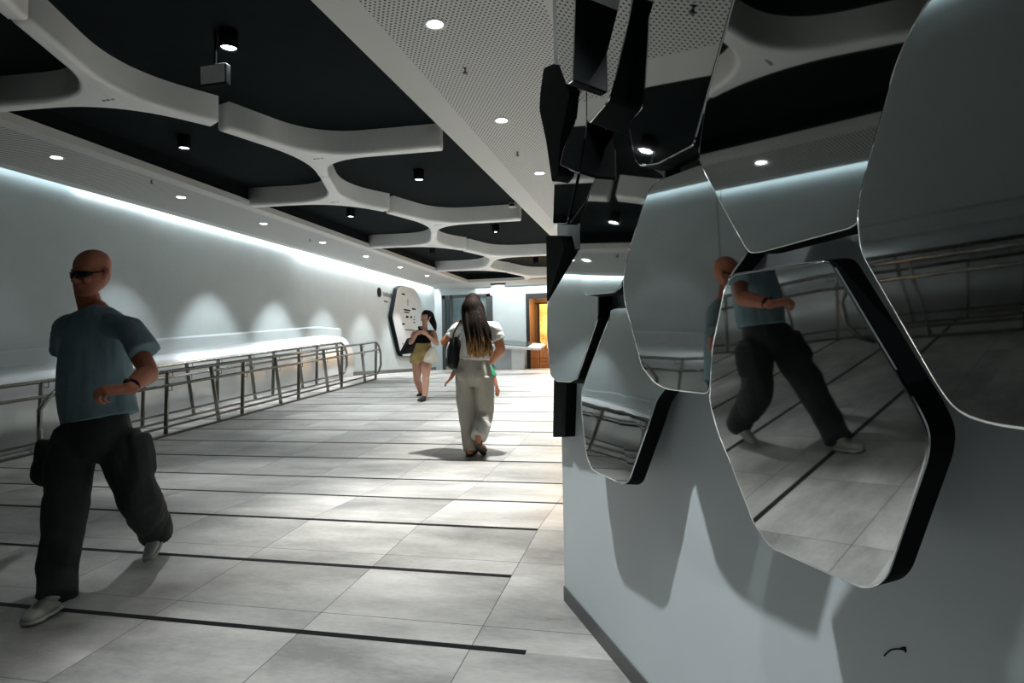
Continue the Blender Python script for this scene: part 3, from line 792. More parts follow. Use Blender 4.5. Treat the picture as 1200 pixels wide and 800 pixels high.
# round emblem and two lines of lettering on the wall
root = empty('wall_lettering', (X0, 17.1, 3.0), 'round black emblem with two short dark lines of lettering on the wall', 'sign')
bm = NB()
prism(bm, [(17.02 + .13 * math.cos(2 * PI * k / 20), 2.98 + .14 * math.sin(2 * PI * k / 20)) for k in range(20)], lambda y, z: (X0 + .012, y, z), lambda y, z: (X0 - .004, y, z)); part(bm, 'emblem', root, BLACK, False)
bm = NB()
for k in range(8): box(bm, X0 - .002, X0 + .006, 17.3 + k * .085, 17.3 + k * .085 + .06, 2.9, 3.02 - (.03 if k % 3 == 1 else 0))
for k in range(3): box(bm, X0 - .002, X0 + .006, 17.34 + k * .09, 17.34 + k * .09 + .07, 2.72, 2.78)
part(bm, 'lettering', root, mat('dark grey lettering', (.08, .085, .09), .5), False)
# counter with a slanted dark screen
root = empty('kiosk_counter', (-4.95, 20.4, floor_z(20.4)), 'white counter with a tilted dark screen top beside the shop', 'counter')
z0 = floor_z(20.4)
KW = mat('white counter laminate', (.6, .62, .62), .35)
bm = NB(); box(bm, -5.55, -4.95, 20.4, 21.1, z0, z0 + .74); part(bm, 'counter_body', root, mat('grey counter side', (.38, .41, .42), .4), False)
bm = NB(); box(bm, -4.97, -4.55, 20.3, 20.42, z0, z0 + .68); part(bm, 'counter_leg', root, KW, False)
bm = NB()
prism(bm, [(-5.75, .86), (-4.0, .68), (-4.0, .62), (-5.1, .70), (-5.75, .82)], lambda x, z: (x, 20.22, z0 + z - .02), lambda x, z: (x, 21.2, z0 + z + .14)); part(bm, 'counter_top', root, KW, False)
bm = NB()
prism(bm, [(-5.68, .875), (-4.42, .748), (-4.42, .73), (-5.68, .855)], lambda x, z: (x, 20.3, z0 + z - .01), lambda x, z: (x, 21.15, z0 + z + .14)); part(bm, 'screen', root, GLASS, False)
# shop poster, counter of stacked crates
root = empty('shop_poster', (-4.0, YF + 1.5, 1.5), 'tall orange lit poster hanging inside the shop opening', 'poster')
pm, nt, b = new_mat('orange poster print')
N_ = nt.nodes; L_ = nt.links
tc = N_.new('ShaderNodeTexCoord'); nz = N_.new('ShaderNodeTexNoise'); nz.inputs['Scale'].default_value = 2.4; nz.inputs['Detail'].default_value = 6
L_.new(tc.outputs['Object'], nz.inputs['Vector']); cr = N_.new('ShaderNodeValToRGB'); L_.new(nz.outputs['Fac'], cr.inputs['Fac'])
e = cr.color_ramp.elements; e[0].position = .3; e[0].color = (.3, .1, .02, 1); e[1].position = .7; e[1].color = (.95, .55, .18, 1)
L_.new(cr.outputs[0], b.inputs['Base Color']); L_.new(cr.outputs[0], b.inputs['Emission Color']); b.inputs['Emission Strength'].default_value = 1.2
bm = NB(); box(bm, -4.55, -3.3, YF + 1.5, YF + 1.58, 1.35, 2.95); part(bm, 'poster_board', root, pm, False)
bm = NB(); box(bm, -4.6, -3.25, YF + 1.46, YF + 1.6, 2.95, 3.0); box(bm, -4.6, -3.25, YF + 1.46, YF + 1.6, 1.3, 1.35); part(bm, 'poster_frame', root, DARKM, False)
bm = NB()
prism(bm, [(-4.1, 2.0), (-3.95, 2.12), (-3.85, 2.05), (-3.7, 2.2), (-3.5, 2.0)], lambda x, z: (x, YF + 1.497, z), lambda x, z: (x, YF + 1.502, z)); part(bm, 'printed_peak', root, mat('printed brown', (.2, .11, .05), .5), False)
CR = mat('orange wood crate', (.42, .16, .05), .6, var=.25, scale=12)
k = 0
for r in range(2):
    for cidx in range(4):
        x = -4.5 + cidx * .32; z = floor_z(YF) + r * .34
        bm = NB()
        for q in range(3): box(bm, -.15, .15, -.15, -.135, .015 + q * .11, .105 + q * .11)
        box(bm, -.15, .15, -.135, .15, .005, .33)
        o = done(bm, 'shop_crate', None, CR); o.location = (x, YF + .45, z)
        tag(o, '%s orange wooden crate of the shop counter, %s from the left' % (('lower', 'upper')[r], ordn[cidx]), 'crate', 'orange crates stacked under the shop counter')
        k += 1
CUP = [mat('white ceramic', (.7, .7, .68), .3), mat('dark bottle', (.03, .03, .03), .2), mat('brown jar', (.25, .12, .06), .3)]
for i in range(6):
    bm = NB(); h = (.16, .24, .2)[i % 3]
    disc_stack(bm, (0, 0, 0), [(.03, 0), (.055, .005), (.06, h * .5), (.045, h * .8), (.025, h * .86), (.025, h)], 14)
    o = done(bm, 'shop_jar', None, CUP[i % 3], True); o.location = (-4.5 + i * .17, YF + .42, floor_z(YF) + .675)
    tag(o, '%s on the orange crates, %s from the left' % (('white jar', 'dark bottle', 'brown jar')[i % 3], (ordn[i])), 'jar', 'jars and bottles on the shop counter')
l = bpy.data.lights.new('shop lamp', 'POINT'); l.energy = 220; l.color = (1, .55, .2); l.shadow_soft_size = .1
o = bpy.data.objects.new('shop lamp', l); C.objects.link(o); o.location = (-3.6, YF + .6, 2.9)
l = bpy.data.lights.new('end fill light', 'AREA'); l.energy = 115; l.size = 3; l.color = (.97, .99, 1)  # added area light to brighten the far end, no fitting behind it
o = bpy.data.objects.new('end fill light', l); C.objects.link(o); o.location = (-5.0, 20.2, ZC - .05)
# ================================================================== people
def skin_mat(name, col): return mat(name, col, .5, var=.05, scale=14, spec=.35)
SK_M = skin_mat('ruddy skin', (.36, .13, .075))
SK_W = skin_mat('tanned skin', (.48, .20, .105))
SK_P = skin_mat('fair skin', (.60, .33, .24))
SK_C = skin_mat('child skin', (.42, .17, .10))
EYEW = mat('eye white', (.7, .7, .68), .2); EYED = mat('dark iris', (.02, .015, .01), .2)
LIP = mat('lips', (.45, .16, .13), .4)

def frame(fwd, up):
    f = V3(fwd).normalized(); u = V3(up); u = (u - f * u.dot(f)).normalized(); l = u.cross(f) * 1   # left of the figure
    return l, f, u

def head_shape(bm, chin, fwd, up, s=1.0, jaw=1.0):
    """head grown upwards from the chin point; fwd is where the face looks"""
    l, f, u = frame(fwd, up)
    lv = [(-.004, .016, .066, -.02), (.0, .026, .084, .02), (.012, .040, .091, -.005), (.03, .052, .0925, .03), (.05, .059, .0925, .055), (.072, .0655, .091, .075), (.095, .0705, .088, .085), (.112, .073, .083, .092), (.125, .0735, .085, .095), (.14, .0745, .0895, .098), (.165, .0755, .086, .1), (.19, .073, .074, .096), (.21, .064, .056, .083), (.226, .049, .034, .062), (.236, .028, .01, .035), (.2385, .01, -.005, .015)]
    rings = []; n = 24
    for z, hw, fr, bk in lv:
        if z < .1: hw *= jaw
        cy = (fr - bk) / 2; ry = (fr + bk) / 2
        ring = []
        for k in range(n):
            a = 2 * PI * k / n; c, sn = math.cos(a), math.sin(a)
            p = 1.0 if sn < 0 else .86
            x = hw * math.copysign(abs(c) ** p, c); y = cy + ry * math.copysign(abs(sn) ** (.9 if sn > 0 else 1), sn)
            ring.append(bm.verts.new(V3(chin) + (l * x + f * (y - .085) + u * z) * s))
        rings.append(ring)
    for a, b in zip(rings, rings[1:]):
        for k in range(n): bm.faces.new((a[k], a[(k + 1) % n], b[(k + 1) % n], b[k]))
    bm.faces.new(list(reversed(rings[0]))); bm.faces.new(rings[-1])
    P = lambda x, y, z: V3(chin) + (l * x + f * (y - .085) + u * z) * s
    chain(bm, [P(0, .078, .125), P(0, .096, .105), P(0, .106, .088), P(0, .098, .08)], [.008 * s, .0105 * s, .0135 * s, .009 * s], f, 10, 3)
    for sg in (-1, 1):
        ball(bm, P(sg * .012, .097, .084), .0085 * s)                                             # nostril wing
        ball(bm, P(sg * .04, .074, .085), (.022 * s, .02 * s, .022 * s))                           # cheek
        chain(bm, [P(sg * .012, .09, .135), P(sg * .035, .086, .138), P(sg * .058, .066, .132)], [.006 * s, .0075 * s, .006 * s], f, 8, 3)   # brow
        chain(bm, [P(sg * .072, -.002, .082), P(sg * .08, -.012, .1), P(sg * .083, -.018, .122), P(sg * .077, -.004, .134)], [(.006 * s, .010 * s), (.007 * s, .016 * s), (.007 * s, .018 * s), (.006 * s, .010 * s)], f, 8, 3)   # ear
    chain(bm, [P(-.022, .088, .057), P(0, .0955, .059), P(.022, .088, .057)], [.0045 * s, .006 * s, .0045 * s], f, 8, 3)
    chain(bm, [P(-.02, .087, .049), P(0, .094, .047), P(.02, .087, .049)], [.0045 * s, .0065 * s, .0045 * s], f, 8, 3)
    ball(bm, P(0, .082, .012), (.02 * s, .012 * s, .014 * s))
    return P

def face_parts(P, root, s=1.0):
    for sg in (-1, 1):
        bm = NB(); ball(bm, P(sg * .032, .072, .112), .0125 * s); e = part(bm, 'eye', root, EYEW)
        bm = NB(); ball(bm, P(sg * .0325, .0815, .111), .0055 * s); part(bm, 'iris', e, EYED)
    bm = NB()
    chain(bm, [P(-.021, .0905, .0565), P(0, .099, .0575), P(.021, .0905, .0565)], [.0028 * s, .0042 * s, .0028 * s], (0, 0, 1), 8, 3)
    chain(bm, [P(-.019, .0895, .0495), P(0, .0975, .0475), P(.019, .0895, .0495)], [.0028 * s, .0048 * s, .0028 * s], (0, 0, 1), 8, 3)
    part(bm, 'lips', root, LIP)

def hand_shape(bm, wrist, d, pn, th, curl=(.5, .5, .5, .5), thumb=.4, s=1.0):
    """palm, four fingers of unequal length and a thumb; fingers bend towards pn"""
    d = V3(d).normalized(); pn = V3(pn); pn = (pn - d * pn.dot(d)).normalized(); th = V3(th); th = (th - d * th.dot(d) - pn * th.dot(pn)).normalized()
    w = V3(wrist)
    chain(bm, [w - d * .02 * s, w + d * .025 * s, w + d * .06 * s, w + d * .09 * s], [(.026 * s, .019 * s), (.034 * s, .017 * s), (.04 * s, .015 * s), (.038 * s, .012 * s)], pn, 14, 3)
    for i, (o, ln, r, bs) in enumerate(((.029, .072, .0085, .088), (.0095, .081, .0088, .092), (-.0105, .075, .0084, .089), (-.029, .058, .0074, .08))):
        b = w + d * bs * s + th * o * s - pn * .001
        c = curl[i]; a = 0; pts = [b - d * .02 * s, b]; dirs = d + th * (o * 1.6)
        dirs.normalize()
        for seg, bend in ((.45, 1.0), (.31, 1.5), (.24, 1.0)):
            a += c * bend
            b = b + (dirs * math.cos(a) + pn * math.sin(a)) * ln * seg * s; pts.append(b)
        chain(bm, pts, [r * s * 1.08, r * s * 1.08, r * s, r * s * .95, r * s * .8], pn.cross(d), 8, 2)
    b = w + d * .028 * s + th * .026 * s + pn * .006 * s
    d1 = (d * .62 + th * .62 + pn * .35).normalized(); d2 = (d * .85 + th * (.25 - thumb * .5) + pn * (.25 + thumb * .6)).normalized()
    chain(bm, [b - d1 * .02 * s, b + d1 * .018 * s, b + d1 * .045 * s, b + d1 * .045 * s + d2 * .026 * s, b + d1 * .045 * s + d2 * .046 * s], [.014 * s, .0135 * s, .0105 * s, .0098 * s, .0075 * s], pn, 8, 2)

def shoe(root, name, heel, toe, up, M_up, M_sole, s=1.0, collar=None, laces=None, toe_cap=None):
    h = V3(heel); t = V3(toe); d = (t - h).normalized(); L = (t - h).length; up = V3(up); up = (up - d * up.dot(d)).normalized()
    P = lambda k, z: h + d * (L * k) + up * (z * s)
    bm = NB()
    chain(bm, [P(.10, .05), P(.3, .052), P(.5, .046), P(.72, .036), P(.9, .03)], [(.034 * s, .036 * s), (.036 * s, .036 * s), (.04 * s, .034 * s), (.045 * s, .027 * s), (.036 * s, .02 * s)], up, 16, 3)
    if collar: chain(bm, [P(.16, .05), P(.17, .08), V3(collar)], [(.036 * s, .042 * s), (.036 * s, .042 * s), (.036 * s, .042 * s)], d, 16, 3)
    sh = union(bm, name, root, M_up, .006, 2)
    bm = NB()
    chain(bm, [P(.04, .014), P(.25, .013), P(.5, .013), P(.72, .013), P(.93, .017)], [(.034 * s, .014 * s), (.037 * s, .014 * s), (.037 * s, .014 * s), (.048 * s, .014 * s), (.036 * s, .014 * s)], up, 16, 3, True, .8)
    part(bm, 'sole', sh, M_sole)
    if laces is not None:
        bm = NB(); a = d.cross(up)
        for k in range(5):
            q = .40 + k * .07; zz = .082 - k * .0085
            tube(bm, [P(q, zz - .012) - a * .026 * s, P(q + .01, zz + .003), P(q + .03, zz - .012) + a * .026 * s], .0035 * s, 6, 3)
        part(bm, 'laces', sh, laces)
    return sh

# ---------------------------------------------------------------- man in the foreground
SHIRT = mat('slate blue cotton', (.15, .235, .275), .85, var=.12, scale=5, bump=.25, bscale=45)
TROUS = mat('near black cotton', (.016, .021, .022), .85, var=.25, scale=7, bump=.3, bscale=35)
CANVAS = mat('pale grey canvas', (.55, .55, .5), .7, var=.08); RUBBER = mat('white rubber sole', (.6, .6, .56), .5); LACE = mat('dark lace', (.12, .12, .11), .7)
man = empty('person', (-3.05, 2.95, floor_z(2.95)), 'person walking in grey-blue t-shirt, dark trousers, sunglasses and pale sneakers', 'person')
Ym = 2.95
chest = [at(114, 494, Ym), at(113, 465, Ym), at(112, 440, Ym), at(112, 410, Ym), at(113, 385, Ym), at(110, 366, Ym)]
neck0 = at(107, 362, Ym); neck1 = at(101, 342, Ym - .01); chin = at(96, 347, Ym - .11)
shL = at(147, 384, 2.88); shR = at(84, 382, 3.02)
elL = at(174, 436, 2.83); wrL = at(151, 455, 2.6)
elR = at(82, 436, 3.24); wrR = at(88, 470, 3.42)
hipR = at(92, 505, 2.94); hipL = at(136, 505, 2.98)
knR = at(79, 588, 2.70); anR = at(66, 693, 2.53)
knL = at(162, 575, 2.97); anL = at(185, 619, 3.3)
fwd = V3((-.1, -1, 0)).normalized()
bm = NB()
chain(bm, [hipL.lerp(hipR, .5)] + chest[1:] + [neck0], [(.14, .10), (.15, .11), (.155, .115), (.16, .11), (.15, .09), (.1, .065), (.055, .055)], fwd, 18, 3)
chain(bm, [at(109, 370, Ym), neck0, neck1, at(99, 328, Ym - .03)], [.075, .064, .058, .058], fwd, 16, 3)
hf = V3((-.12, -1, -.2)); hup = V3((0, -.05, 1))
P = head_shape(bm, chin, hf, hup, 1.03, 1.06)
for sh, el, wr in ((shL, elL, wrL), (shR, elR, wrR)):
    chain(bm, [chest[4].lerp(sh, .5), sh, sh.lerp(el, .5), el, el.lerp(wr, .35), wr], [.05, .05, .052, .047, .048, .032], fwd, 14, 4)
for hp, kn, an in ((hipR, knR, anR), (hipL, knL, anL)):
    chain(bm, [hp, hp.lerp(kn, .5), kn, kn.lerp(an, .35), an], [.07, .062, .05, .05, .034], fwd, 14, 4)
hd = (at(118, 458, 2.5) - wrL)
hand_shape(bm, wrL, hd, V3((.25, .75, -.35)), V3((0, -.15, 1)), (.62, .7, .75, .8), .8, 1.13)
hand_shape(bm, wrR, wrR - elR + V3((0, -.1, -.2)), V3((.3, -1, 0)), V3((1, 0, 0)), (.4, .45, .5, .5), .5, 1.0)
body = union(bm, 'body', man, SK_M, .0045, 3)
# t-shirt
bm = NB()
hem = at(117, 491, Ym)
chain(bm, [hem, chest[1], chest[2], chest[3], chest[4], at(111, 374, Ym), at(108, 363, Ym)], [(.232, .155), (.225, .16), (.215, .16), (.205, .15), (.195, .13), (.15, .105), (.082, .08)], fwd, 24, 4, False)
for s_ in (shL, shR): chain(bm, [at(107, 362, Ym), at(107, 368, Ym).lerp(s_, .45), s_ + V3((0, 0, .01))], [.05, .055, .06], fwd, 12, 4)
chain(bm, [chest[4].lerp(shL, .3), shL, at(161, 396, 2.85), at(170, 412, 2.835)], [(.06, .075), (.068, .072), (.07, .074), (.078, .08)], fwd, 16, 4, False)
chain(bm, [chest[4].lerp(shR, .3), shR, at(77, 392, 3.09), at(76, 411, 3.15)], [(.06, .075), (.07, .072), (.074, .074), (.08, .08)], fwd, 16, 4, False)
union(bm, 't_shirt', man, SHIRT, .007, 3, .009, 9, (1.2, 1.2, .5))
# wide trousers with cargo pockets
bm = NB()
chain(bm, [at(114, 480, Ym), at(114, 500, Ym), at(112, 525, Ym), at(112, 540, Ym)], [(.185, .135), (.2, .15), (.205, .15), (.16, .12)], fwd, 22, 4, False)
chain(bm, [at(90, 508, 2.93), at(80, 550, 2.82), at(78, 590, 2.71), at(70, 640, 2.62), at(66, 699, 2.52)], [(.115, .125), (.112, .12), (.098, .105), (.088, .095), (.083, .092)], fwd, 18, 4, False)
chain(bm, [at(136, 508, 2.98), at(150, 550, 2.98), at(165, 585, 3.0), at(176, 608, 3.15), at(184, 624, 3.28)], [(.115, .125), (.112, .12), (.1, .11), (.088, .1), (.085, .095)], fwd, 18, 4, False)
for c0, c1 in ((at(58, 522, 2.88), at(53, 562, 2.80)), (at(163, 512, 3.0), at(169, 552, 3.0))): chain(bm, [c0, c0.lerp(c1, .5), c1], [(.075, .03), (.08, .04), (.08, .038)], V3((1, 0, 0)), 16, 3, True, .7)
tr = union(bm, 'trousers', man, TROUS, .008, 3, .013, 8, (1, 1, .6))
# sneakers
heelR = V3((at(68, 706, 2.58).x, 2.58, floor_z(2.58))); toeR = V3((-2.97, 2.33, 0)); toeR = at(29, 729, 2.40); toeR.z = floor_z(toeR.y) + .0
fR = toeR
shoe(man, 'sneaker', heelR, toeR, V3((0, 0, 1)), CANVAS, RUBBER, 1.08, anR + V3((0, 0, .0)), LACE)
toeL = at(175, 660, 3.13); toeL.z = floor_z(3.13) + .005
heelL = at(197, 618, 3.36)
shoe(man, 'sneaker', heelL, toeL, (anL - heelL) + V3((0, -.05, .06)), CANVAS, RUBBER, 1.0, anL, LACE)
# sunglasses: wrap-around bar and two arms back to the ears
GL_ = mat('black sunglass lens', (.008, .01, .012), .12)
bm = NB()
tube(bm, [P(-.03, .104, .126), P(0, .108, .124), P(.03, .104, .126)], .004, 8, 3)
sg_ = part(bm, 'sunglasses', man, GL_)
for sg in (-1, 1):
    bm = NB(); chain(bm, [P(sg * .006, .102, .113), P(sg * .03, .1, .112), P(sg * .055, .083, .112), P(sg * .068, .06, .113)], [(.0045, .012), (.005, .019), (.005, .018), (.004, .01)], hup, 10, 4)
    part(bm, 'lens', sg_, GL_)
    bm = NB(); tube(bm, [P(sg * .069, .06, .117), P(sg * .078, .02, .118), P(sg * .081, -.012, .122)], .004, 8)
    part(bm, 'temple_arm', sg_, GL_)
# close-cropped hair and beard shadow
bm = NB()
l_, f_, u_ = frame(hf, hup)
# watch
bm = NB(); ax = (wrL - elL).normalized(); q = wrL - ax * .03
chain(bm, [q - ax * .016, q + ax * .016], [(.036, .036), (.036, .036)], (0, 0, 1), 16, 2, False)
wt = part(bm, 'watch_strap', man, BLACK)
bm = NB(); ball(bm, q + V3((.0, -.025, .022)), (.018, .016, .018)); part(bm, 'watch_case', wt, DARKM)

# ---------------------------------------------------------------- woman walking away
Yw = 6.42
TEE = mat('white ribbed jersey', (.74, .74, .73), .85, var=.04, scale=8, bump=.15, bscale=60, stretch=(.4, .4, 3))
LINEN = mat('khaki grey linen', (.40, .375, .32), .85, var=.1, scale=6, bump=.2, bscale=50)
CUFFM = mat('pale turned linen', (.5, .49, .46), .85)
SANDAL = mat('brown leather', (.12, .055, .03), .5); SOLE = mat('dark sole', (.06, .05, .035), .6)
wom = empty('person', (-1.97, Yw, floor_z(Yw)), 'person with long bleached-tip hair walking away in white t-shirt and wide khaki trousers', 'person')
fw = V3((0, 1, 0))
hip = at(556, 432, Yw)
tor = [at(556, 428, Yw), at(556, 414, Yw), at(557, 402, Yw), at(558, 390, Yw), at(558, 381, Yw), at(557, 376, Yw)]
shL2 = at(537, 384, Yw); shR2 = at(580, 384, Yw)
elL2 = at(519, 402, Yw - .02); wrL2 = at(534, 381, Yw + .06)
elR2 = at(586.5, 409, Yw + .02); wrR2 = at(575.5, 424, Yw + .17)
hL = at(546, 434, Yw); hR = at(567, 434, Yw); kL = at(549, 487, Yw - .02); aL = at(551, 530, Yw - .1)
kR = at(569, 484, Yw + .03); aR = at(560, 514, Yw - .22)
bm = NB()
chain(bm, [hip] + tor[1:], [(.145, .11), (.12, .085), (.115, .08), (.125, .085), (.105, .07), (.05, .045)], fw, 18, 3)
chain(bm, [tor[4], at(556, 374, Yw), at(556, 366, Yw + .02)], [.055, .05, .048], fw, 12, 3)
chin2 = at(555, 374.5, Yw + .10)
Pw = head_shape(bm, chin2, V3((-.1, 1, .05)), V3((0, 0, 1)), .93, .92)
for sh, el, wr, r in ((shL2, elL2, wrL2, .9), (shR2, elR2, wrR2, 1.2)):
    chain(bm, [tor[4].lerp(sh, .55), sh, sh.lerp(el, .5), el, el.lerp(wr, .35), wr], [.036, .040, .045 * r, .041 * r, .038 * r, .025 * r], fw, 14, 4)
for h_, k_, a_ in ((hL, kL, aL), (hR, kR, aR)): chain(bm, [h_, h_.lerp(k_, .5), k_, k_.lerp(a_, .35), a_], [.075, .065, .05, .048, .032], fw, 14, 4)
hand_shape(bm, wrL2, at(542, 374, Yw + .02) - wrL2, V3((.3, -.2, -.9)), V3((.5, -.8, .3)), (.35, .4, .45, .5), .5, .9)
hand_shape(bm, wrR2, V3((-.95, .1, -.1)), V3((0, -.4, -1)), V3((0, 1, 0)), (.3, .3, .35, .4), .4, .9)
# feet in the sandals
def foot(bm, an, heel, toe, up, s=1.0):
    h = V3(heel); t = V3(toe); d = (t - h); L = d.length; d.normalize(); up = V3(up); up = (up - d * up.dot(d)).normalized()
    Q = lambda k, z: h + d * (L * k) + up * (z * s)
    chain(bm, [V3(an), Q(.14, .05), Q(.3, .04)], [.032 * s, .034 * s, .03 * s], d, 12, 3)
    chain(bm, [Q(.1, .03), Q(.35, .033), Q(.6, .026), Q(.8, .018)], [(.028 * s, .026 * s), (.031 * s, .03 * s), (.038 * s, .022 * s), (.038 * s, .013 * s)], up, 12, 3)
    a = d.cross(up)
    for i, (o, ln, r) in enumerate(((-.027, .045, .012), (-.009, .04, .0085), (.006, .035, .0085), (.019, .03, .008), (.031, .025, .0075))):
        chain(bm, [Q(.78, .016) + a * o * s, Q(.85, .015) + a * o * s + d * ln * .5 * s, Q(.85, .012) + a * o * s + d * ln * s], [r * s, r * s, r * .8 * s], up, 8, 2)
hlL = V3((aL.x, aL.y - .05, floor_z(aL.y) + .015)); tL = hlL + V3((0.0, .23, .02))
tR = at(567, 539, Yw + .0); tR.z = max(tR.z, floor_z(Yw) + .01); hlR = aR + V3((.0, -.05, -.035))
foot(bm, aL, hlL, tL, (0, 0, 1), .95); upR = V3((0, .9, .5))
foot(bm, aR, hlR, tR, upR, .95)
union(bm, 'body', wom, SK_W, .006, 2)
for h_, t_, up_ in ((hlL, tL, V3((0, 0, 1))), (hlR, tR, upR)):
    d = (t_ - h_).normalized(); up_ = (up_ - d * up_.dot(d)).normalized(); a = d.cross(up_); L = (t_ - h_).length
    bm = NB()
    chain(bm, [h_ - up_ * .004, h_ + d * L * .3 - up_ * .004, h_ + d * L * .6 - up_ * .004, h_ + d * (L + .015) - up_ * .004], [(.034, .012), (.034, .011), (.046, .011), (.03, .010)], up_, 14, 4, True, .85)
    sd = part(bm, 'sandal', wom, SOLE)
    for k, w, hh in ((.18, .036, .06), (.62, .045, .042), (.78, .045, .032)):
        c = h_ + d * L * k
        bm = NB(); tube(bm, [c + a * w, c + a * w * .9 + up_ * hh * .7, c + up_ * hh, c - a * w * .9 + up_ * hh * .7, c - a * w], .007, 8, 3)
        part(bm, 'sandal_strap', sd, SANDAL)
bm = NB()
chain(bm, [at(556, 422, Yw), at(556, 414, Yw), at(557, 402, Yw), at(558, 391, Yw), at(558, 382, Yw), at(557, 377, Yw)], [(.165, .12), (.158, .115), (.152, .11), (.16, .115), (.14, .09), (.07, .058)], fw, 22, 4, False)
for s_ in (shL2, shR2): chain(bm, [at(557, 378, Yw), at(557, 380, Yw).lerp(s_, .5), s_], [.045, .055, .06], fw, 12, 4)
chain(bm, [tor[4].lerp(shL2, .3), shL2, at(531, 390, Yw), at(528, 395, Yw)], [(.05, .06), (.058, .06), (.06, .06), (.064, .064)], fw, 14, 4, False)
chain(bm, [tor[4].lerp(shR2, .3), shR2, at(583, 392, Yw), at(585, 398, Yw)], [(.05, .06), (.058, .062), (.064, .064), (.067, .067)], fw, 14, 4, False)
union(bm, 't_shirt', wom, TEE, .007, 3, .006, 12, (.8, 1, 2.2))
bm = NB()
chain(bm, [at(555, 419, Yw), at(555, 427, Yw), at(555, 440, Yw), at(555, 452, Yw)], [(.142, .112), (.165, .132), (.188, .15), (.15, .12)], fw, 22, 4, False)
chain(bm, [at(545, 440, Yw), at(546, 465, Yw), at(549, 495, Yw - .02), at(551, 528, Yw - .09)], [(.098, .125), (.098, .115), (.088, .095), (.072, .082)], fw, 16, 5, False)
chain(bm, [at(567, 440, Yw), at(568, 465, Yw + .02), at(569, 484, Yw + .02), at(565, 498, Yw - .08), at(561, 511, Yw - .19)], [(.098, .125), (.096, .115), (.086, .1), (.084, .09), (.078, .082)], fw, 16, 4, False)
for sx in (-.075, .075): ball(bm, at(555, 438, Yw) + V3((sx, -.055, 0)), (.085, .095, .1))
tr2 = union(bm, 'trousers', wom, LINEN, .008, 3, .009, 12, (1.2, 1, .5))
bm = NB(); chain(bm, [at(555, 417.5, Yw), at(555, 421, Yw)], [(.146, .115), (.150, .117)], fw, 24, 3, False); part(bm, 'waistband', tr2, LINEN)
bm = NB(); p0 = at(565.5, 497, Yw - .075); p1 = at(561, 512.5, Yw - .197)
chain(bm, [p0, p1], [(.09, .094), (.082, .086)], fw, 18, 3, False); part(bm, 'turned_cuff', tr2, CUFFM)
# long hair over the back
HZ0, HZ1 = at(556, 352, Yw).z - wom.location.z, at(566, 419, Yw).z - wom.location.z
HAIR = hair_mat('brown hair bleached at the ends', (.011, .0065, .0045), (.42, .24, .10), HZ0, HZ1)
bm = NB()
chain(bm, [at(554, 352.5, Yw + .03), at(554, 360, Yw), at(555, 370, Yw - .04), at(557, 382, Yw - .12), at(559, 396, Yw - .14), at(562, 408, Yw - .14), at(564, 416, Yw - .135)], [(.085, .085), (.118, .12), (.128, .105), (.128, .065), (.118, .045), (.1, .03), (.075, .02)], fw, 24, 5)
ball(bm, at(554.5, 361.5, Yw - .005), (.105, .115, .118))
rnd = random.Random(3)
for k in range(26):
    u = rnd.uniform(-1, 1); b = rnd.uniform(-.03, .01)
    x0 = 556 + u * 11; x1 = 562 + u * 13 + rnd.uniform(-2, 2)
    chain(bm, [at(x0 * .5 + 277, 356, Yw - .06), at(x0, 372, Yw - .11 + b), at((x0 + x1) / 2, 394, Yw - .165 + b), at(x1, 408, Yw - .165 + b), at(x1 + rnd.uniform(-2, 2), 417 + rnd.uniform(-4, 3), Yw - .15 + b)], [.014, .018, .018, .014, .005], fw, 8, 4)
for k in range(6):
    x1 = 570 + k * .9
    chain(bm, [at(562, 360, Yw), at(568, 374, Yw - .08), at(x1, 390, Yw - .13), at(x1 + 1, 404 + k, Yw - .12)], [.02, .02, .016, .004], fw, 8, 4)
union(bm, 'long_hair', wom, HAIR, .006, 1)
# handbag on her left shoulder
LEATH = mat('black leather', (.007, .008, .009), .45, spec=.3, var=.15, bump=.1)
bag = empty('handbag', at(533, 424, Yw + .02), 'black shoulder bag hanging at the left side of the long-haired person', 'bag')
bm = NB(); c = at(533.5, 412, Yw + .03)
chain(bm, [c + V3((0, 0, .12)), c, c - V3((0, 0, .12))], [(.05, .1), (.065, .13), (.075, .15)], fw, 16, 4, True, .8); part(bm, 'bag_body', bag, LEATH)
bm = NB(); tube(bm, [c + V3((-.0, -.1, .1)), at(532, 390, Yw - .1), at(538, 378.5, Yw - .07), at(540.5, 376, Yw + .0), at(539, 380, Yw + .1), c + V3((0, .1, .1))], .008, 8, 5); part(bm, 'bag_strap', bag, LEATH)
bm = NB(); tube(bm, [c + V3((-.03, -.1, .1)), c + V3((-.055, -.12, .02)), c + V3((-.06, -.11, -.06))], .006, 6, 3); part(bm, 'tassel', bag, RIM)

# ---------------------------------------------------------------- child ahead of her
Yc = 7.12
GREEN = mat('green cotton', (.035, .30, .16), .8); SHORTS = mat('dark child shorts', (.04, .045, .05), .8)
kid = empty('person', (-2.2, Yc, floor_z(Yc)), 'small person in a green shirt, mostly hidden ahead of the long-haired one, arms spread', 'person')
zf = floor_z(Yc); K = lambda x, y, z: V3((-2.2 + x, Yc + y, zf + z))
bm = NB()
sR = K(.15, 0, .86); eR = K(.245, 0, .70); wR = at(582, 453, Yc - .02); sL = K(-.15, 0, .86); eL = K(-.22, 0, .78); wL = at(527.5, 444, Yc)
chain(bm, [K(0, 0, .56), K(0, 0, .68), K(0, 0, .8), K(0, 0, .88), K(0, 0, .93)], [(.11, .085), (.105, .08), (.115, .085), (.1, .07), (.045, .045)], fw, 16, 3)
chain(bm, [K(0, 0, .9), K(0, .01, .99)], [.042, .042], fw, 12, 2)
Pk = head_shape(bm, K(0, .085, .96), V3((0, 1, 0)), V3((0, 0, 1)), .88, 1.0)
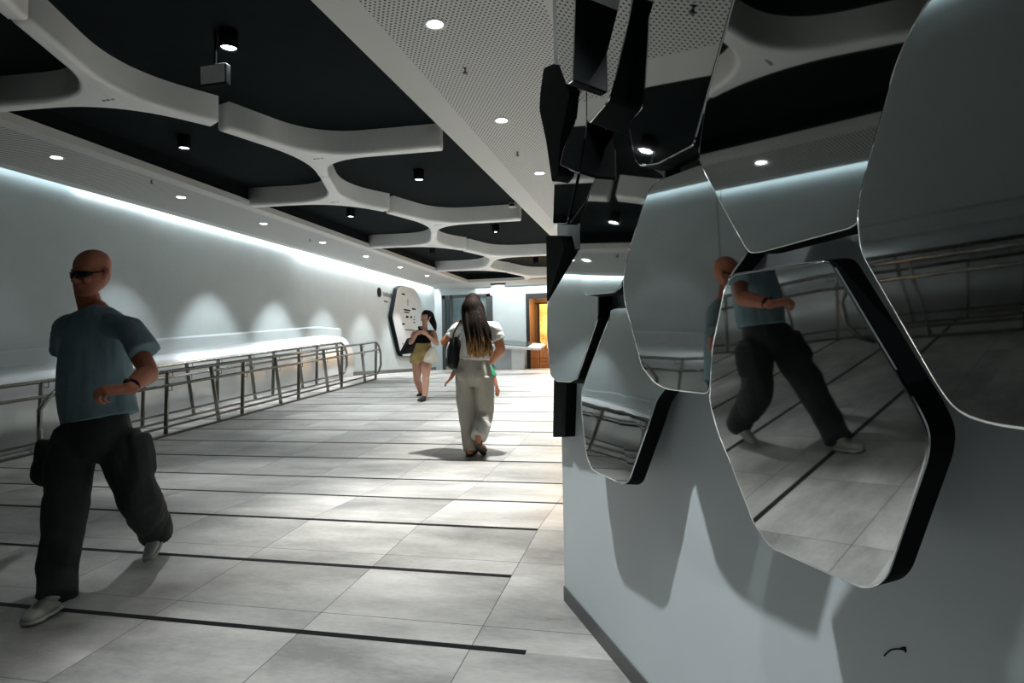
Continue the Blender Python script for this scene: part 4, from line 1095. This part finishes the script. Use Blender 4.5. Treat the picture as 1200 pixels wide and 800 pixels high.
for s_, e_, w_ in ((sR, eR, wR), (sL, eL, wL)): chain(bm, [K(0, 0, .86).lerp(s_, .5), s_, s_.lerp(e_, .5), e_, w_], [.04, .042, .035, .03, .02], fw, 12, 4)
hand_shape(bm, wR, V3((.1, -.05, -1)), V3((-.6, .6, 0)), V3((0, 1, 0)), (.25, .3, .35, .4), .3, .72)
hand_shape(bm, wL, V3((-.75, 0, -.65)), V3((.5, .4, -.6)), V3((0, 1, 0)), (.3, .3, .35, .4), .3, .72)
for sx, yk in ((-.07, .08), (.07, -.02)):
    chain(bm, [K(sx, 0, .56), K(sx, yk, .3), K(sx, yk - .05, .07)], [.068, .042, .028], fw, 12, 5)
    foot(bm, K(sx, yk - .05, .07), K(sx, yk - .08, .0), K(sx, yk + .08, .0), (0, 0, 1), .7)
union(bm, 'body', kid, SK_C, .006, 2)
bm = NB()
chain(bm, [K(0, 0, .5), K(0, 0, .65), K(0, 0, .8), K(0, 0, .88), K(0, 0, .925)], [(.14, .11), (.13, .1), (.13, .1), (.115, .085), (.055, .055)], fw, 18, 3, False)
for s_, e_ in ((sR, eR), (sL, eL)): chain(bm, [K(0, 0, .86).lerp(s_, .3), s_, s_.lerp(e_, .92)], [.055, .055, .048], fw, 12, 3, False)
union(bm, 'shirt', kid, GREEN, .008, 2, .003, 12)
bm = NB(); chain(bm, [K(0, 0, .6), K(0, 0, .5), K(0, 0, .44)], [(.125, .1), (.14, .11), (.1, .09)], fw, 16, 3, False)
for sx, yk in ((-.07, .08), (.07, -.02)): chain(bm, [K(sx, 0, .54), K(sx, yk * .8, .33)], [.085, .075], fw, 14, 3, False)
union(bm, 'shorts', kid, SHORTS, .008, 2)
bm = NB(); ball(bm, K(0, -.015, 1.085), (.078, .1, .09)); ball(bm, K(0, -.06, 1.04), (.07, .06, .07)); union(bm, 'hair', kid, mat('dark hair', (.02, .014, .01), .5), .008, 1)

# ---------------------------------------------------------------- woman with the phone
Yp = 10.35
TOP = mat('black camisole', (.006, .006, .007), .85, spec=.1); KHAKI = mat('yellow khaki shorts', (.46, .34, .13), .8, var=.12, scale=9); PALE = mat('pale tied cloth', (.72, .68, .56), .8)
BH = mat('black hair', (.007, .006, .006), .5, spec=.2, bump=.3, bscale=50, stretch=(1, 1, .1)); SNK = mat('black sneaker', (.02, .02, .022), .6)
pw = empty('person', (-4.07, Yp, floor_z(Yp)), 'person in black camisole and yellow khaki shorts looking at a phone', 'person')
fb = V3((0, -1, 0))
T = [at(495, 417, Yp), at(495, 410, Yp), at(495.5, 402, Yp), at(496, 395, Yp), at(497, 389, Yp), at(498, 385, Yp)]
sR3 = at(486, 390.5, Yp); sL3 = at(508, 390.5, Yp)
eR3 = at(481, 402, Yp - .06); wR3 = at(488.5, 391, Yp - .28); eL3 = at(512, 403, Yp - .04); wL3 = at(500, 391.5, Yp - .25)
hR3 = at(490, 420, Yp); hL3 = at(500, 420, Yp); kR3 = at(488.5, 444, Yp + .05); kL3 = at(499, 441, Yp - .12); aR3 = at(493.5, 461, Yp + .34); aL3 = at(497.5, 470.5, Yp - .27)
bm = NB()
chain(bm, T, [(.15, .11), (.15, .11), (.12, .09), (.135, .1), (.12, .08), (.05, .05)], fb, 18, 3)
for sx in (-.065, .065): ball(bm, at(496, 395.5, Yp - .08) + V3((sx, 0, 0)), (.06, .055, .055))
chain(bm, [T[4], at(498, 383.5, Yp), at(498, 379, Yp - .01)], [.055, .048, .046], fb, 12, 3)
hd3 = V3((-.55, -1, -.3)); up3 = V3((0, -.22, 1))
Pp = head_shape(bm, at(496.2, 380.3, Yp - .09), hd3, up3, .93, .9)
for s_, e_, w_ in ((sR3, eR3, wR3), (sL3, eL3, wL3)): chain(bm, [T[4].lerp(s_, .55), s_, s_.lerp(e_, .5), e_, e_.lerp(w_, .35), w_], [.048, .052, .046, .038, .036, .024], fb, 14, 4)
for h_, k_, a_ in ((hR3, kR3, aR3), (hL3, kL3, aL3)): chain(bm, [h_, h_.lerp(k_, .5), k_, k_.lerp(a_, .35), a_], [.105, .085, .06, .058, .035], fb, 14, 5)
ph = at(493, 386.5, Yp - .33)
hand_shape(bm, wR3, ph + V3((-.01, 0, -.03)) - wR3, V3((.6, .5, .4)), V3((.2, -.4, .8)), (.45, .5, .55, .6), .7, .88)
hand_shape(bm, wL3, ph + V3((.03, 0, -.04)) - wL3, V3((-.6, .5, .4)), V3((-.2, -.4, .8)), (.45, .5, .55, .6), .7, .88)
bd = union(bm, 'body', pw, SK_P, .0055, 2)
face_parts(Pp, pw, .93)
bm = NB()
chain(bm, [at(495, 405, Yp), at(495.5, 399, Yp), at(496, 394.5, Yp), at(496.3, 391.8, Yp)], [(.142, .108), (.14, .108), (.148, .118), (.138, .105)], fb, 22, 4, False)
for sx in (-.065, .065): ball(bm, at(496, 395.5, Yp - .085) + V3((sx, 0, 0)), (.066, .062, .06))
cm = union(bm, 'camisole', pw, TOP, .007, 2, .003, 12)
for x0, x1 in ((490, 490.5), (503, 504)):
    bm = NB(); tube(bm, [at(x0, 393, Yp - .12), at(x1, 388.6, Yp - .075), at(x1, 387.2, Yp), at(x0, 392, Yp + .1)], .007, 8, 3)
    part(bm, 'shoulder_strap', cm, TOP)
bm = NB()
chain(bm, [at(495, 402, Yp), at(495, 408, Yp), at(495, 416, Yp), at(495, 421, Yp)], [(.145, .11), (.17, .13), (.185, .145), (.15, .12)], fb, 22, 4, False)
chain(bm, [at(489.5, 415, Yp), at(488.5, 425.5, Yp + .01)], [(.115, .135), (.125, .14)], fb, 16, 3, False)
chain(bm, [at(500.5, 415, Yp), at(501, 424, Yp - .03)], [(.115, .135), (.125, .14)], fb, 16, 3, False)
st = union(bm, 'shorts', pw, KHAKI, .008, 3, .006, 11)
bm = NB()
chain(bm, [at(506, 410, Yp - .11), at(504, 416, Yp - .15), at(502, 423, Yp - .17)], [(.05, .04), (.085, .04), (.1, .035)], fb, 14, 4)
chain(bm, [at(509, 409, Yp - .06), at(509, 416, Yp - .09), at(509.5, 423, Yp - .1)], [(.03, .05), (.045, .06), (.05, .05)], fb, 14, 4)
union(bm, 'tied_cloth', pw, PALE, .007, 2, .008, 15)
bm = NB()
l3, f3, u3 = frame(hd3, up3)
hc = Pp(0, -.015, .15)
ball(bm, hc, (.083, .1, .095)); chain(bm, [hc + u3 * .03, hc - f3 * .08, hc - f3 * .08 - V3((-.05, 0, .12)), at(509, 381, Yp + .02), at(510.5, 387, Yp + .0)], [.06, .06, .055, .045, .015], fb, 14, 4)
chain(bm, [hc + V3((.07, 0, 0)), at(505, 372, Yp), at(508, 380, Yp - .01), at(510, 386, Yp - .02)], [.03, .035, .035, .012], fb, 10, 4)
hr = union(bm, 'long_hair', pw, BH, .006, 1)
# let the face show in front of the hair
for v in hr.data.vertices:
    w = v.co + pw.location - Pp(0, .0, .1)
    if w.dot(f3) > .03 and w.dot(u3) < .075: v.co -= f3 * (w.dot(f3) - .0)
for a_, yy, tt in ((aL3, Yp - .27, V3((-.04, -.24, 0))), (aR3, Yp + .34, V3((-.03, -.22, 0)))):
    hl = V3((a_.x + .005, a_.y + .055, floor_z(a_.y))); 
    if a_ is aR3: hl = a_ + V3((0, .06, -.05)); tt = V3((-.02, -.17, floor_z(a_.y - .1) - hl.z))
    else: hl.z = floor_z(a_.y)
    shoe(pw, 'sneaker', hl, hl + tt, V3((0, -.3 if a_ is aR3 else 0, 1)), SNK, RUBBER if False else SNK, .92, a_)
# phone and bag
o = empty('phone', ph, 'dark phone held in both hands by the person in yellow shorts', 'phone')
bm = NB(); box(bm, -.037, .037, -.005, .005, -.075, .075, .004)
pb = done(bm, 'phone_body', o, BLACK); o.rotation_euler = (.7, 0, .15)
bm = NB(); box(bm, -.033, .033, .004, .0065, -.068, .068); done(bm, 'phone_screen', o, GLASS)
bm = NB(); box(bm, .008, .03, -.0075, -.004, .035, .065, .001); done(bm, 'camera_bump', o, GREYM)
bag = empty('handbag', at(478, 412, Yp - .02), 'black bag at the hip of the person looking at a phone', 'bag')
bm = NB(); c = at(479, 405, Yp - .05)
prism(bm, [(p.x, p.y) for p in round_poly([(-.17, -.15), (.12, -.12), (.16, .1), (.0, .14)], .04)], lambda x, z: (c.x + x, c.y - .05, c.z + z), lambda x, z: (c.x + x, c.y + .05, c.z + z)); part(bm, 'bag_body', bag, LEATH)
bm = NB(); tube(bm, [c + V3((.0, -.04, .12)), at(490, 394, Yp - .13), at(500, 388, Yp - .09), at(506, 387.6, Yp), at(500, 392, Yp + .12), c + V3((.1, .04, .12))], .008, 8, 5); part(bm, 'bag_strap', bag, LEATH)
# ================================================================== world and view
w = bpy.data.worlds.new('world'); bpy.context.scene.world = w; w.use_nodes = True
bg = w.node_tree.nodes['Background']; bg.inputs[0].default_value = (.16, .32, .38, 1); bg.inputs[1].default_value = .02
vs = bpy.context.scene.view_settings
vs.view_transform = 'Standard'; vs.look = 'None'; vs.gamma = 1.0; vs.use_curve_mapping = False; vs.exposure = EXPO
sc = bpy.context.scene
sc.cycles.use_denoising = True
sc.cycles.max_bounces = 8
sc.cycles.sample_clamp_indirect = 6.0
for l in bpy.data.lights: pass
bpy.context.view_layer.update()
